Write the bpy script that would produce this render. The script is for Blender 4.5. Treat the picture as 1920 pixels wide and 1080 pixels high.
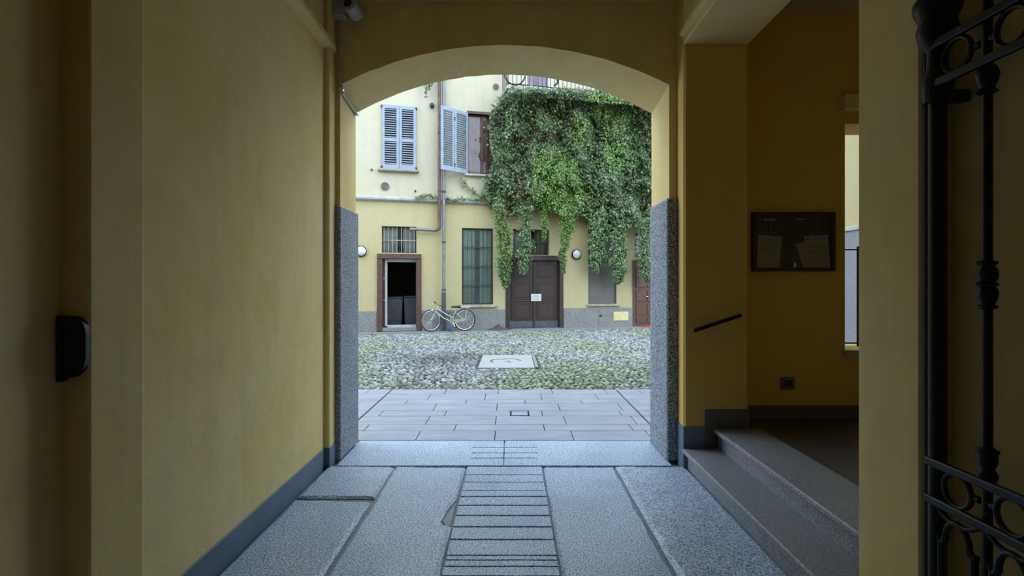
import bpy, bmesh, math, random
import numpy as np
from mathutils import Vector, Matrix, noise

rnd = random.Random(7)
for o in list(bpy.data.objects):
    bpy.data.objects.remove(o)
SC = bpy.context.scene
COL = SC.collection

# ------------------------------------------------------------------ camera
F_PX, CX, CY, H = 1000.0, 958.0, 530.0, 1.5
cam_d = bpy.data.cameras.new('camera')
cam_d.sensor_width = 36.0
cam_d.lens = 36.0 * F_PX / 1920.0
cam_d.shift_x = (960 - CX) / 1920.0
cam_d.shift_y = -(540 - CY) / 1920.0
cam_d.clip_start = 0.05
cam = bpy.data.objects.new('camera', cam_d)
cam.location = (0, 0, H)
cam.rotation_euler = (math.pi / 2, 0, 0)
COL.objects.link(cam)
SC.camera = cam

# ------------------------------------------------------------------ world: even overcast sky
world = bpy.data.worlds.new('world')
SC.world = world
world.use_nodes = True
bg = world.node_tree.nodes['Background']
bg.inputs[0].default_value = (0.70, 0.85, 1.0, 1)
bg.inputs[1].default_value = 1.0
SC.view_settings.view_transform = 'Standard'
SC.view_settings.look = 'None'
SC.view_settings.gamma = 1.0
SC.view_settings.use_curve_mapping = False
SC.view_settings.exposure = 2.15
SC.cycles.use_denoising = True
SC.cycles.max_bounces = 14
SC.cycles.diffuse_bounces = 10
SC.cycles.caustics_reflective = False
SC.cycles.caustics_refractive = False

# ------------------------------------------------------------------ materials
MATS = {}
def srgb(r, g, b):
    f = lambda c: (c / 255 / 12.92) if c / 255 <= 0.04045 else ((c / 255 + 0.055) / 1.055) ** 2.4
    return (f(r), f(g), f(b), 1)

class NT:
    def __init__(self, name):
        self.m = bpy.data.materials.new(name)
        self.m.use_nodes = True
        self.t = self.m.node_tree
        self.b = self.t.nodes['Principled BSDF']
        geo = self.t.nodes.new('ShaderNodeNewGeometry').outputs['Position']
        off = self.t.nodes.new('ShaderNodeVectorMath')      # keep flat floors off the noise lattice planes
        off.inputs[1].default_value = (3.371, 1.713, 0.4373)
        self.t.links.new(geo, off.inputs[0])
        self.pos = off.outputs[0]
        MATS[name] = self.m
    def n(self, typ, **kw):
        nd = self.t.nodes.new(typ)
        for k, v in kw.items():
            setattr(nd, k, v)
        return nd
    def link(self, a, b):
        self.t.links.new(a, b)
    def noise(self, scale, detail=4, rough=0.55, vec=None):
        nd = self.n('ShaderNodeTexNoise')
        nd.inputs['Scale'].default_value = scale
        nd.inputs['Detail'].default_value = detail
        nd.inputs['Roughness'].default_value = rough
        self.link(vec if vec is not None else self.pos, nd.inputs['Vector'])
        return nd.outputs['Fac']
    def scaled(self, s):
        nd = self.n('ShaderNodeVectorMath', operation='MULTIPLY')
        nd.inputs[1].default_value = s
        self.link(self.pos, nd.inputs[0])
        return nd.outputs[0]
    def ramp(self, fac, stops):
        nd = self.n('ShaderNodeValToRGB')
        el = nd.color_ramp.elements
        el[0].position, el[0].color = stops[0]
        el[1].position, el[1].color = stops[-1]
        for p, c in stops[1:-1]:
            e = el.new(p); e.color = c
        self.link(fac, nd.inputs[0])
        return nd.outputs[0]
    def mix(self, fac, a, b, mode='MIX'):
        nd = self.n('ShaderNodeMix', data_type='RGBA', blend_type=mode)
        for sock, v in ((nd.inputs[0], fac), (nd.inputs[6], a), (nd.inputs[7], b)):
            if isinstance(v, (int, float)) or isinstance(v, tuple):
                sock.default_value = v
            else:
                self.link(v, sock)
        return nd.outputs[2]
    def bump(self, fac, strength, dist=0.01, prev=None):
        nd = self.n('ShaderNodeBump')
        nd.inputs['Strength'].default_value = strength
        nd.inputs['Distance'].default_value = dist
        self.link(fac, nd.inputs['Height'])
        if prev is not None:
            self.link(prev, nd.inputs['Normal'])
        return nd.outputs[0]
    def out(self, color=None, rough=0.6, normal=None, metal=0.0, spec=0.5):
        if color is not None:
            if isinstance(color, tuple):
                self.b.inputs['Base Color'].default_value = color
            else:
                self.link(color, self.b.inputs['Base Color'])
        if isinstance(rough, (int, float)):
            self.b.inputs['Roughness'].default_value = rough
        else:
            self.link(rough, self.b.inputs['Roughness'])
        if normal is not None:
            self.link(normal, self.b.inputs['Normal'])
        self.b.inputs['Metallic'].default_value = metal
        self.b.inputs['Specular IOR Level'].default_value = spec
        return self.m

W = (1, 1, 1, 1); K = (0, 0, 0, 1)
def plaster(name, base, stain, pale, amt=0.5, rough=0.85):
    t = NT(name)
    big = t.ramp(t.noise(0.9, 5, 0.6), [(0.35, K), (0.7, W)])
    med = t.ramp(t.noise(4.5, 6, 0.65), [(0.45, K), (0.8, W)])
    runs = t.ramp(t.noise(1.0, 5, 0.6, t.scaled((6, 6, 0.7))), [(0.5, K), (0.78, W)])
    c = t.mix(big, base, pale)
    c = t.mix(t.mix(0.5, med, runs), c, t.mix(amt, c, stain))
    nrm = t.bump(t.noise(9, 3), 0.22, 0.02)
    nrm = t.bump(t.noise(140, 3), 0.15, 0.004, nrm)
    return t.out(c, rough, nrm, spec=0.25)

plaster('ochre_plaster', (0.73, 0.56, 0.215, 1), (0.50, 0.395, 0.20, 1), (0.76, 0.62, 0.35, 1), 0.65)
plaster('shaded_plaster', (0.66, 0.44, 0.12, 1), (0.50, 0.33, 0.10, 1), (0.64, 0.45, 0.14, 1), 0.4)  # deeper copy of the ochre plaster, niche shade put into its colour
plaster('yellow_render', (0.46, 0.385, 0.20, 1), (0.35, 0.30, 0.18, 1), (0.46, 0.40, 0.245, 1), 0.6)
plaster('cream_render', (0.495, 0.445, 0.32, 1), (0.345, 0.32, 0.265, 1), (0.49, 0.45, 0.36, 1), 0.6)
plaster('ceiling_plaster', (0.50, 0.42, 0.24, 1), (0.4, 0.33, 0.2, 1), (0.52, 0.45, 0.27, 1), 0.3)

def granite(name, lo, mid, hi, scale=150, rough=0.5, bump=0.35, stain=0.25):
    t = NT(name)
    sp = t.ramp(t.noise(scale, 3, 0.75), [(0.40, lo), (0.5, mid), (0.61, hi)])
    big = t.ramp(t.noise(1.6, 6, 0.65), [(0.3, K), (0.7, W)])
    c = t.mix(big, t.mix(stain, sp, (lo[0], lo[1], lo[2], 1)), sp)
    nrm = t.bump(t.noise(scale * 0.8, 3), bump, 0.003)
    nrm = t.bump(t.noise(7, 4), 0.15, 0.02, nrm)
    r = t.ramp(t.noise(3, 4), [(0.3, (rough - .1,) * 3 + (1,)), (0.7, (rough + .12,) * 3 + (1,))])
    return t.out(c, r, nrm, spec=0.5)

granite('granite_slab', (0.085, 0.115, 0.18, 1), (0.35, 0.45, 0.62, 1), (0.82, 0.90, 1.0, 1), 105, 0.40, 0.2)
granite('granite_jamb', (0.045, 0.05, 0.06, 1), (0.195, 0.215, 0.255, 1), (0.52, 0.55, 0.61, 1), 80, 0.6, 0.5)
granite('granite_step', (0.12, 0.12, 0.13, 1), (0.23, 0.24, 0.27, 1), (0.38, 0.39, 0.43, 1), 120, 0.5, 0.2)
granite('granite_plinth', (0.12, 0.115, 0.113, 1), (0.225, 0.22, 0.215, 1), (0.33, 0.325, 0.32, 1), 45, 0.7, 0.2, 0.5)
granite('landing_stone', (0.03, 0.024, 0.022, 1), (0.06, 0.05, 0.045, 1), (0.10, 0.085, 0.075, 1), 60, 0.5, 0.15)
granite('pale_stone', (0.25, 0.25, 0.26, 1), (0.32, 0.315, 0.32, 1), (0.37, 0.365, 0.37, 1), 60, 0.6, 0.15, 0.2)
granite('mortar', (0.12, 0.13, 0.15, 1), (0.22, 0.24, 0.27, 1), (0.32, 0.34, 0.38, 1), 60, 0.8, 0.4)
granite('patch_cement', (0.22, 0.24, 0.28, 1), (0.27, 0.29, 0.33, 1), (0.32, 0.34, 0.38, 1), 90, 0.7, 0.2)

def simple(name, color, rough=0.5, metal=0.0, var=0.25, scale=12.0, bump=0.1, spec=0.5):
    t = NT(name)
    dark = tuple(c * (1 - var) for c in color[:3]) + (1,)
    lite = tuple(min(1, c * (1 + var)) for c in color[:3]) + (1,)
    c = t.ramp(t.noise(scale, 5), [(0.3, dark), (0.7, lite)])
    nrm = t.bump(t.noise(scale * 6, 3), bump, 0.003) if bump else None
    return t.out(c, rough, nrm, metal, spec)

# slate paving: fine streaks along X
t = NT('slate_tile')
obr = t.n('ShaderNodeObjectInfo').outputs['Random']
c = t.ramp(t.noise(2.2, 6, 0.6, t.scaled((1.0, 3.5, 1))), [(0.3, (0.205, 0.218, 0.27, 1)), (0.7, (0.32, 0.333, 0.395, 1))])
c = t.mix(t.ramp(obr, [(0, (0.0,) * 3 + (1,)), (1, (0.35,) * 3 + (1,))]), c, (0.225, 0.24, 0.285, 1))
t.out(c, 0.5, t.bump(t.noise(30, 4), 0.15, 0.004), spec=0.45)

simple('dado_paint', (0.10, 0.145, 0.205, 1), 0.55, 0, 0.15, 5)
simple('dado_dark', (0.085, 0.09, 0.10, 1), 0.6, 0, 0.15, 5)
simple('shutter_blue', (0.25, 0.295, 0.365, 1), 0.55, 0, 0.12, 6)
simple('wood_brown', (0.085, 0.045, 0.036, 1), 0.55, 0, 0.3, 14)
simple('door_wood', (0.034, 0.018, 0.017, 1), 0.5, 0, 0.25, 9)
simple('door_kick', (0.075, 0.08, 0.095, 1), 0.5, 0.2, 0.3, 9)
simple('red_wood', (0.09, 0.034, 0.018, 1), 0.42, 0, 0.3, 14)
simple('white_frame', (0.42, 0.44, 0.45, 1), 0.45, 0, 0.1, 6)
simple('iron_black', (0.012, 0.012, 0.014, 1), 0.42, 0.5, 0.35, 30, 0.3)
simple('iron_bar', (0.06, 0.065, 0.07, 1), 0.55, 0.5, 0.3, 20)
simple('iron_pale', (0.30, 0.31, 0.34, 1), 0.5, 0.3, 0.2, 20)
simple('plastic_black', (0.006, 0.006, 0.008, 1), 0.45, 0, 0.2, 10)
simple('rubber', (0.02, 0.02, 0.022, 1), 0.7)
simple('rust_pipe', (0.10, 0.058, 0.05, 1), 0.5, 0.1, 0.35, 9)
simple('zinc_pipe', (0.19, 0.19, 0.20, 1), 0.5, 0.4, 0.25, 8)
simple('cast_pipe', (0.07, 0.075, 0.085, 1), 0.55, 0.3, 0.25, 8)
simple('ledge_stone', (0.38, 0.375, 0.37, 1), 0.7, 0, 0.3, 5, 0.3)
simple('sill_stone', (0.33, 0.305, 0.255, 1), 0.7, 0, 0.25, 6, 0.2)
simple('sill_grey', (0.24, 0.23, 0.20, 1), 0.75, 0, 0.25, 6, 0.2)
simple('curtain_green', (0.60, 0.74, 0.67, 1), 0.85, 0, 0.1, 3)
simple('curtain_pale', (0.66, 0.64, 0.66, 1), 0.85, 0, 0.15, 3)
simple('curtain_red', (0.40, 0.22, 0.20, 1), 0.85, 0, 0.3, 2.2)
simple('panel_grey', (0.12, 0.11, 0.105, 1), 0.6, 0, 0.12, 3)
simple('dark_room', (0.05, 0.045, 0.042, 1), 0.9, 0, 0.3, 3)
simple('bin_plastic', (0.07, 0.08, 0.10, 1), 0.35, 0, 0.2, 5)
simple('paper', (0.86, 0.76, 0.64, 1), 0.8, 0, 0.06, 8)
simple('paper_white', (0.58, 0.58, 0.57, 1), 0.8, 0, 0.05, 8)
simple('ink', (0.16, 0.15, 0.16, 1), 0.8)
simple('board_wood', (0.04, 0.014, 0.01, 1), 0.45, 0, 0.3, 20)
simple('board_back', (0.016, 0.016, 0.017, 1), 0.6, 0, 0.2, 10)
simple('lamp_glass', (0.62, 0.64, 0.66, 1), 0.25, 0, 0.03, 10, 0)
simple('plastic_grey', (0.42, 0.42, 0.40, 1), 0.5, 0, 0.1, 10)
simple('plastic_cream', (0.62, 0.52, 0.27, 1), 0.6, 0, 0.1, 5)
simple('switch_dark', (0.10, 0.105, 0.11, 1), 0.4)
simple('bike_silver', (0.50, 0.50, 0.47, 1), 0.35, 0.6, 0.15, 12)
simple('bike_chrome', (0.62, 0.63, 0.64, 1), 0.25, 0.9, 0.1, 12)
simple('saddle_leather', (0.025, 0.022, 0.02, 1), 0.45)
simple('blue_plastic', (0.03, 0.08, 0.30, 1), 0.4)
simple('red_mat', (0.34, 0.035, 0.03, 1), 0.9, 0, 0.2, 20, 0.4)
simple('dirt', (0.07, 0.058, 0.054, 1), 0.95, 0, 0.4, 25, 0.6)
simple('vent_grey', (0.17, 0.16, 0.15, 1), 0.7)
simple('stem_brown', (0.10, 0.07, 0.045, 1), 0.85, 0, 0.3, 20)
simple('balcony_stone', (0.34, 0.32, 0.29, 1), 0.8, 0, 0.3, 6, 0.3)
simple('street_stone', (0.25, 0.25, 0.26, 1), 0.8)
simple('door_violet', (0.19, 0.16, 0.20, 1), 0.6)
simple('brass', (0.45, 0.33, 0.14, 1), 0.35, 0.8)
simple('courtyard_soil', (0.06, 0.07, 0.05, 1), 0.95, 0, 0.35, 9, 0.4)

# glass: thin mix of clear and mirror
def glass(name, tint, mirror=0.12):
    t = NT(name)
    tr = t.n('ShaderNodeBsdfTransparent'); tr.inputs[0].default_value = tint
    gl = t.n('ShaderNodeBsdfGlossy'); gl.inputs['Roughness'].default_value = 0.04
    fr = t.n('ShaderNodeFresnel'); fr.inputs[0].default_value = 1.5
    mx = t.n('ShaderNodeMath', operation='ADD'); mx.inputs[1].default_value = mirror; mx.use_clamp = True
    t.link(fr.outputs[0], mx.inputs[0])
    ms = t.n('ShaderNodeMixShader')
    t.link(mx.outputs[0], ms.inputs[0]); t.link(tr.outputs[0], ms.inputs[1]); t.link(gl.outputs[0], ms.inputs[2])
    t.link(ms.outputs[0], t.t.nodes['Material Output'].inputs[0])
    return t.m
glass('window_glass', (0.90, 0.93, 0.94, 1), 0.0)
glass('board_glass', (0.85, 0.86, 0.86, 1), 0.0)

def attr_mat(name, rough=0.5, spec=0.4, translucent=0.0, bump=0.0):
    t = NT(name)
    a = t.n('ShaderNodeAttribute'); a.attribute_name = 'tint'
    c = a.outputs['Color']
    nrm = t.bump(t.noise(60, 3), bump, 0.004) if bump else None
    t.out(c, rough, nrm, spec=spec)
    if translucent:
        tl = t.n('ShaderNodeBsdfTranslucent'); t.link(c, tl.inputs[0])
        ms = t.n('ShaderNodeMixShader'); ms.inputs[0].default_value = translucent
        t.link(t.b.outputs[0], ms.inputs[1]); t.link(tl.outputs[0], ms.inputs[2])
        t.link(ms.outputs[0], t.t.nodes['Material Output'].inputs[0])
    return t.m
attr_mat('leaf', 0.42, 0.45, 0.2)
attr_mat('cobble', 0.62, 0.4, 0.0, 0.5)

# ------------------------------------------------------------------ mesh builder
TH = math.atan(0.25)
F0 = Vector((0, 17.15, 0))
FM = Matrix.Translation(F0) @ Matrix.Rotation(TH, 4, 'Z')     # courtyard facade frame: x along, y into the wall

def FP(px, py, d=0.0):
    """pixel -> (u, z) on the plane standing d in front of the courtyard facade"""
    k = (px - CX) / F_PX
    c, s = math.cos(TH), math.sin(TH)
    u = (k * (F0.y - d * c) - d * s) / (c - k * s)
    Y = F0.y + u * s - d * c
    return u, H - (py - CY) / F_PX * Y
def PX(px, py, Y):
    return (px - CX) / F_PX * Y, H - (py - CY) / F_PX * Y

class MB:
    def __init__(self):
        self.v = []; self.f = []
    def add(self, vs, fs):
        b = len(self.v)
        self.v += [tuple(p) for p in vs]
        self.f += [tuple(i + b for i in f) for f in fs]
        return self
    def box(self, x0, x1, y0, y1, z0, z1, c=0.0):
        if c <= 0:
            vs = [(x, y, z) for z in (z0, z1) for y in (y0, y1) for x in (x0, x1)]
            return self.add(vs, [(0, 2, 3, 1), (4, 5, 7, 6), (0, 1, 5, 4), (2, 6, 7, 3), (0, 4, 6, 2), (1, 3, 7, 5)])
        c = min(c, abs(x1 - x0) * .45, abs(y1 - y0) * .45, abs(z1 - z0) * .45)
        bm = bmesh.new()
        bmesh.ops.create_cube(bm, size=1)
        bmesh.ops.scale(bm, verts=bm.verts, vec=(x1 - x0, y1 - y0, z1 - z0))
        bmesh.ops.translate(bm, verts=bm.verts, vec=((x0 + x1) / 2, (y0 + y1) / 2, (z0 + z1) / 2))
        bmesh.ops.bevel(bm, geom=bm.edges[:], offset=c, segments=1, affect='EDGES', profile=0.5)
        bm.verts.index_update()
        self.add([v.co[:] for v in bm.verts], [[v.index for v in f.verts] for f in bm.faces])
        bm.free()
        return self
    def prism(self, poly, axis, a, b):
        """poly: 2-D points in the two axes other than `axis` (x: (y,z); y: (x,z); z: (x,y))"""
        def P(p, w):
            return {'x': (w, p[0], p[1]), 'y': (p[0], w, p[1]), 'z': (p[0], p[1], w)}[axis]
        n = len(poly)
        vs = [P(p, a) for p in poly] + [P(p, b) for p in poly]
        fs = [tuple(range(n))[::-1], tuple(range(n, 2 * n))] + [(i, (i + 1) % n, n + (i + 1) % n, n + i) for i in range(n)]
        return self.add(vs, fs)
    def tube(self, pts, r, n=8, closed=False, cap=True):
        pts = [Vector(p) for p in pts]
        N = len(pts)
        rs = r if isinstance(r, (list, tuple)) else [r] * N
        vs = []
        prev = None
        for i, p in enumerate(pts):
            if closed:
                d = pts[(i + 1) % N] - pts[i - 1]
            else:
                d = pts[min(i + 1, N - 1)] - pts[max(i - 1, 0)]
            d.normalize()
            if prev is None:
                a = Vector((0, 0, 1)) if abs(d.z) < 0.9 else Vector((1, 0, 0))
                u = d.cross(a).normalized()
            else:
                u = (prev - d * prev.dot(d)).normalized()
            prev = u
            w = d.cross(u)
            for k in range(n):
                an = 2 * math.pi * k / n
                vs.append(p + (u * math.cos(an) + w * math.sin(an)) * rs[i])
        fs = []
        for i in range(N if closed else N - 1):
            j = (i + 1) % N
            for k in range(n):
                fs.append((i * n + k, i * n + (k + 1) % n, j * n + (k + 1) % n, j * n + k))
        if not closed and cap:
            fs.append(tuple(range(n))[::-1]); fs.append(tuple(range((N - 1) * n, N * n)))
        return self.add(vs, fs)
    def lathe(self, prof, origin, axis='z', n=16):
        """prof: (radius, height) pairs along axis from origin"""
        vs = []
        o = Vector(origin)
        for r, h in prof:
            for k in range(n):
                a = 2 * math.pi * k / n
                c, s = r * math.cos(a), r * math.sin(a)
                vs.append(o + Vector({'z': (c, s, h), 'y': (c, h, s), 'x': (h, c, s)}[axis]))
        fs = []
        for i in range(len(prof) - 1):
            for k in range(n):
                fs.append((i * n + k, i * n + (k + 1) % n, (i + 1) * n + (k + 1) % n, (i + 1) * n + k))
        fs.append(tuple(range(n))[::-1]); fs.append(tuple(range((len(prof) - 1) * n, len(prof) * n)))
        return self.add(vs, fs)
    def mesh(self, name, origin=(0, 0, 0), smooth=False, fix=True):
        me = bpy.data.meshes.new(name)
        o = Vector(origin)
        me.from_pydata([(p[0] - o[0], p[1] - o[1], p[2] - o[2]) for p in self.v], [], self.f)
        if fix:
            bm = bmesh.new(); bm.from_mesh(me)
            bmesh.ops.recalc_face_normals(bm, faces=bm.faces[:])
            bm.to_mesh(me); bm.free()
        if smooth:
            me.polygons.foreach_set('use_smooth', [True] * len(me.polygons))
            try:
                me.set_sharp_from_angle(angle=math.radians(40))
            except Exception:
                pass
        me.update()
        return me
    def build(self, name, mat, parent=None, origin=None, frame=None, smooth=False):
        if parent is not None:
            origin = ORG.get(parent.name, Vector((0, 0, 0)))
        elif origin is None:
            a = np.array(self.v)
            origin = ((a[:, 0].min() + a[:, 0].max()) / 2, (a[:, 1].min() + a[:, 1].max()) / 2, a[:, 2].min())
        me = self.mesh(name, origin, smooth)
        me.materials.append(MATS[mat])
        o = bpy.data.objects.new(name, me)
        COL.objects.link(o)
        if parent is not None:
            o.parent = parent
        else:
            place(o, origin, frame)
        ORG[o.name] = Vector(origin)
        return o

ORG = {}
def place(o, origin, frame):
    if frame is None:
        o.location = origin
    else:
        o.location = frame @ Vector(origin)
        o.rotation_euler = frame.to_euler()
def tag(o, label, cat, group=None, kind=None):
    o['label'] = label; o['category'] = cat
    if group: o['group'] = group
    if kind: o['kind'] = kind
    return o
def thing(name, origin, label, cat, frame=None, group=None, kind=None):
    o = bpy.data.objects.new(name, None)
    o.empty_display_size = 0.1
    COL.objects.link(o)
    place(o, origin, frame)
    ORG[o.name] = Vector(origin)
    return tag(o, label, cat, group, kind)
def B(*a, c=0.0):
    return MB().box(*a, c=c)
def inst(src_mesh, name, parent, loc, rot=(0, 0, 0), mat=None, scale=(1, 1, 1)):
    """a child sharing mesh data; loc given in the parent's frame coordinates"""
    o = bpy.data.objects.new(name, src_mesh)
    COL.objects.link(o)
    o.parent = parent
    po = ORG.get(parent.name, Vector((0, 0, 0)))
    o.location = Vector(loc) - po
    o.rotation_euler = rot
    o.scale = scale
    ORG[o.name] = Vector(loc)
    return o
def mesh_of(mb, name, mat, smooth=False):
    me = mb.mesh(name, (0, 0, 0), smooth)
    me.materials.append(MATS[mat])
    return me

# ------------------------------------------------------------------ the passage: walls
ZC = 3.87            # ceiling height
XL, XR = -1.52, 1.40
YA0, YA1 = 4.50, 5.00  # arch wall, passage side and courtyard side

w = B(-3.2, XL, 2.0, 4.60, 0, ZC + .1).build('wall_left', 'ochre_plaster')
tag(w, 'ochre plastered passage wall on the left, lit from the courtyard', 'wall', kind='structure')
mb = MB()
mb.prism([(XL, 3.40), (XL + .035, 3.42), (XL + .06, 3.445), (XL + .06, 3.485), (XL + .03, 3.52), (XL, 3.56)], 'y', 2.19, 4.47)
mb.build('cornice_band', 'ochre_plaster', w)
# narrow pilaster in the far corner of the left wall
B(-1.62, -1.478, 4.335, 4.53, 0, ZC, c=.012).build('corner_pilaster', 'ochre_plaster', w)
bb = B(XL - .02, XL + .008, 2.16, 4.335, -.03, .155, c=.004).build('baseboard_left', 'dado_paint')
tag(bb, 'slate blue painted band along the foot of the left wall', 'baseboard', kind='structure')
B(XL - .02, -1.470, 4.326, 4.47, -.03, .158, c=.004).build('pilaster_base', 'dado_paint', bb)

# near left pier and the recess behind it, up to the camera
w = thing('wall_entrance_left', (-1.6, 0, 0), 'ochre pier and recessed wall beside the black latch box', 'wall', kind='structure')
MB().prism([(-3.2, 1.886), (-1.494, 1.886), (-1.489, 1.893), (-1.464, 2.12), (-1.468, 2.13), (-1.53, 2.15), (-3.2, 2.15)], 'z', 0, ZC + .1).build('pier', 'ochre_plaster', w)
B(-3.2, -1.59, -2.4, 1.90, 0, ZC + .1).build('recess_wall', 'ochre_plaster', w)
# near right pier and wall behind the iron gate
w = thing('wall_entrance_right', (1.6, 0, 0), 'ochre pier and wall behind the folded iron gate', 'wall', kind='structure')
B(1.43, 4.9, 1.865, 2.20, 0, ZC + .1, c=.008).build('pier', 'ochre_plaster', w)
B(1.545, 3.2, -2.4, 1.88, 0, ZC + .1).build('recess_wall', 'ochre_plaster', w)

c_ = B(-3.2, 4.9, -2.4, 4.97, ZC, ZC + .35).build('ceiling', 'ceiling_plaster')
tag(c_, 'dim flat plaster ceiling over the passage', 'ceiling', kind='structure')

# street end behind the camera: portal wall, street and house opposite
mb = MB()
mb.box(-3.2, -1.25, -2.8, -2.38, 0, ZC + .3); mb.box(1.25, 4.9, -2.8, -2.38, 0, ZC + .3); mb.box(-1.25, 1.25, -2.8, -2.38, 3.0, ZC + .3); mb.box(-1.25, 1.25, -2.7, -2.5, 0, 3.0)
w = mb.build('wall_street', 'ochre_plaster', origin=(0, -2.6, 0))
tag(w, 'street portal wall behind the viewer', 'wall', kind='structure')
w = B(-14, 14, -9.5, -9, -.2, 11).build('wall_opposite', 'yellow_render')
tag(w, 'house wall across the street behind the viewer', 'wall', kind='structure')
g = B(-14, 14, -9, -2.4, -.25, -.05).build('ground_street', 'street_stone')
tag(g, 'street paving behind the viewer', 'ground', kind='structure')

# ---- arch wall
def arc_pts(xl, xr, zs, za, n=40):
    """segmental arch from (xl,zs) over (mid,za) to (xr,zs); a little flattened haunch"""
    hw = (xr - xl) / 2; cx = (xl + xr) / 2; rise = za - zs
    R = (hw * hw + rise * rise) / (2 * rise)
    a = math.asin(hw / R)
    return [(cx + R * math.sin(-a + 2 * a * i / n), za - R + R * math.cos(-a + 2 * a * i / n)) for i in range(n + 1)]
near = [(-1.44, 0)] + arc_pts(-1.44, 1.335, 3.17, 3.505) + [(1.335, 0)]
far = [(-1.455, 0)] + arc_pts(-1.455, 1.318, 3.085, 3.45) + [(1.318, 0)]
def chip(i, n):
    return 0.006 * noise.noise((i * 0.9, 3.1, 0)) if 0 < i < n - 1 else 0
near = [(x, z + chip(i, len(near))) for i, (x, z) in enumerate(near)]
far = [(x, z + chip(i + 90, 999)) if 0 < i < len(far) - 1 else (x, z) for i, (x, z) in enumerate(far)]
mb = MB()
n = len(near)
TOPZ = ZC + .3
XA0, XA1 = -3.2, 1.95
vs = [(x, YA0, z) for x, z in near] + [(x, YA1, z) for x, z in far]
# outer ring points matched to each opening point
def outer(i, pts):
    x, z = pts[i]
    if i == 0: return (XA0, 0)
    if i == n - 1: return (XA1, 0)
    f = (i - 1) / (n - 3)
    return (XA0 + (XA1 - XA0) * f, TOPZ)
vs += [(outer(i, near)[0], YA0, outer(i, near)[1]) for i in range(n)] + [(outer(i, far)[0], YA1, outer(i, far)[1]) for i in range(n)]
fs = []
for i in range(n - 1):
    fs.append((i, i + 1, n + i + 1, n + i))                        # soffit and jambs
    fs.append((2 * n + i, 2 * n + i + 1, i + 1, i))                # passage face
    fs.append((3 * n + i + 1, 3 * n + i, n + i, n + i + 1))        # courtyard face
mb.add(vs, fs)
arch = mb.build('wall_arch', 'ochre_plaster', origin=(0, 4.75, 0))
tag(arch, 'ochre plaster wall with wide flat arch opening onto the courtyard', 'wall', kind='structure')
# the upper storeys of the passage house and its courtyard side
mb = MB()
mb.box(-12, 12, 4.55, 4.98, TOPZ - .02, 7.2); mb.box(-12, XA0 + .02, 4.55, 4.99, 0, TOPZ)
mb.box(4.85, 12, 4.66, 4.99, 0, TOPZ)
mb.box(-12, 12, -2.6, 4.6, 7.0, 7.2)
mb.build('upper_storey', 'yellow_render', arch)

def rough_block(x0, x1, y0, y1, z0, z1, c=.012):
    mb = MB().box(x0, x1, y0, y1, z0, z1, c=c)
    return mb
jl = rough_block(-1.545, -1.432, 4.475, 5.015, 0.0, 2.15).build('jamb_stone', 'granite_jamb', arch)
jr = rough_block(1.308, 1.43, 4.47, 5.02, 0.0, 2.21).build('jamb_stone', 'granite_jamb', arch)

# ---- right side: pier, beam, niche
w = thing('wall_right', (1.7, 4.4, 0), 'dim ochre pier and beam framing the side stair landing', 'wall', kind='structure')
B(XR, 1.925, 4.32, 4.66, 0, ZC, c=.016).build('pier', 'shaded_plaster', w)
mb = MB().box(XR, 1.93, 2.19, 4.34, 3.435, ZC + .05, c=.01)
beam = mb.build('beam', 'ochre_plaster', w)
MB().prism([(XR, 3.50), (XR - .03, 3.515), (XR - .03, 3.545), (XR, 3.57)], 'y', 2.2, 4.34).build('beam_moulding', 'ochre_plaster', w)
# back wall of the landing with a window onto the courtyard
wx0, wx1, wz0, wz1 = 2.90, 3.75, .92, 2.88
mb = MB()
Yb0, Yb1 = 4.63, 4.99
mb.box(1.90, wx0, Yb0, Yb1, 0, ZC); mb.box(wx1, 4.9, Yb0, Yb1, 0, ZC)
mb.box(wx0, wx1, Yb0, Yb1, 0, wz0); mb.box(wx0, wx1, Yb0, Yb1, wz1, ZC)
w = mb.build('wall_landing', 'shaded_plaster', origin=(3, 4.8, 0))
tag(w, 'shade-tinted ochre back wall of the stair landing with the notice board', 'wall', kind='structure')
B(2.86, 3.9, 4.55, 4.65, 2.98, 3.12, c=.01).build('lintel_moulding', 'ochre_plaster', w)
w = B(4.6, 4.9, 2.1, 4.7, 0, ZC).build('wall_landing_side', 'shaded_plaster')
tag(w, 'far side wall of the dim stair landing', 'wall', kind='structure')
bb = B(1.93, 4.6, 4.615, 4.64, .32, .435, c=.004).build('baseboard_landing', 'dado_dark')
tag(bb, 'dark painted skirting band along the landing wall', 'baseboard', kind='structure')
bb = thing('baseboard_right', (1.6, 4.32, 0), 'slate blue band stepping up with the stairs on the right pier', 'baseboard', kind='structure')
B(XR - .008, 1.570, 4.308, 4.50, -.03, .335, c=.004).build('lower_band', 'dado_paint', bb)
B(1.571, 1.932, 4.308, 4.40, .14, .475, c=.004).build('upper_band', 'dado_dark', bb)
# window of the landing: sill, iron grille
wn = thing('window_1', (3.3, 4.8, wz0), 'narrow landing window with iron grille looking on sunlit granite', 'window', kind='structure')
B(2.87, 3.78, 4.58, 5.04, wz0 - .05, wz0, c=.006).build('sill', 'ledge_stone', wn)
for k in range(6):
    x = 3.16 + k * .12
    MB().tube([(x, 4.86, wz0), (x, 4.86, 1.83)], .009, 6).build('grille_bar', 'iron_black', wn)
for z in (wz0 + .03, 1.80):
    B(wx0, wx1, 4.852, 4.868, z - .006, z + .006).build('grille_rail', 'iron_black', wn)
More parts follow.
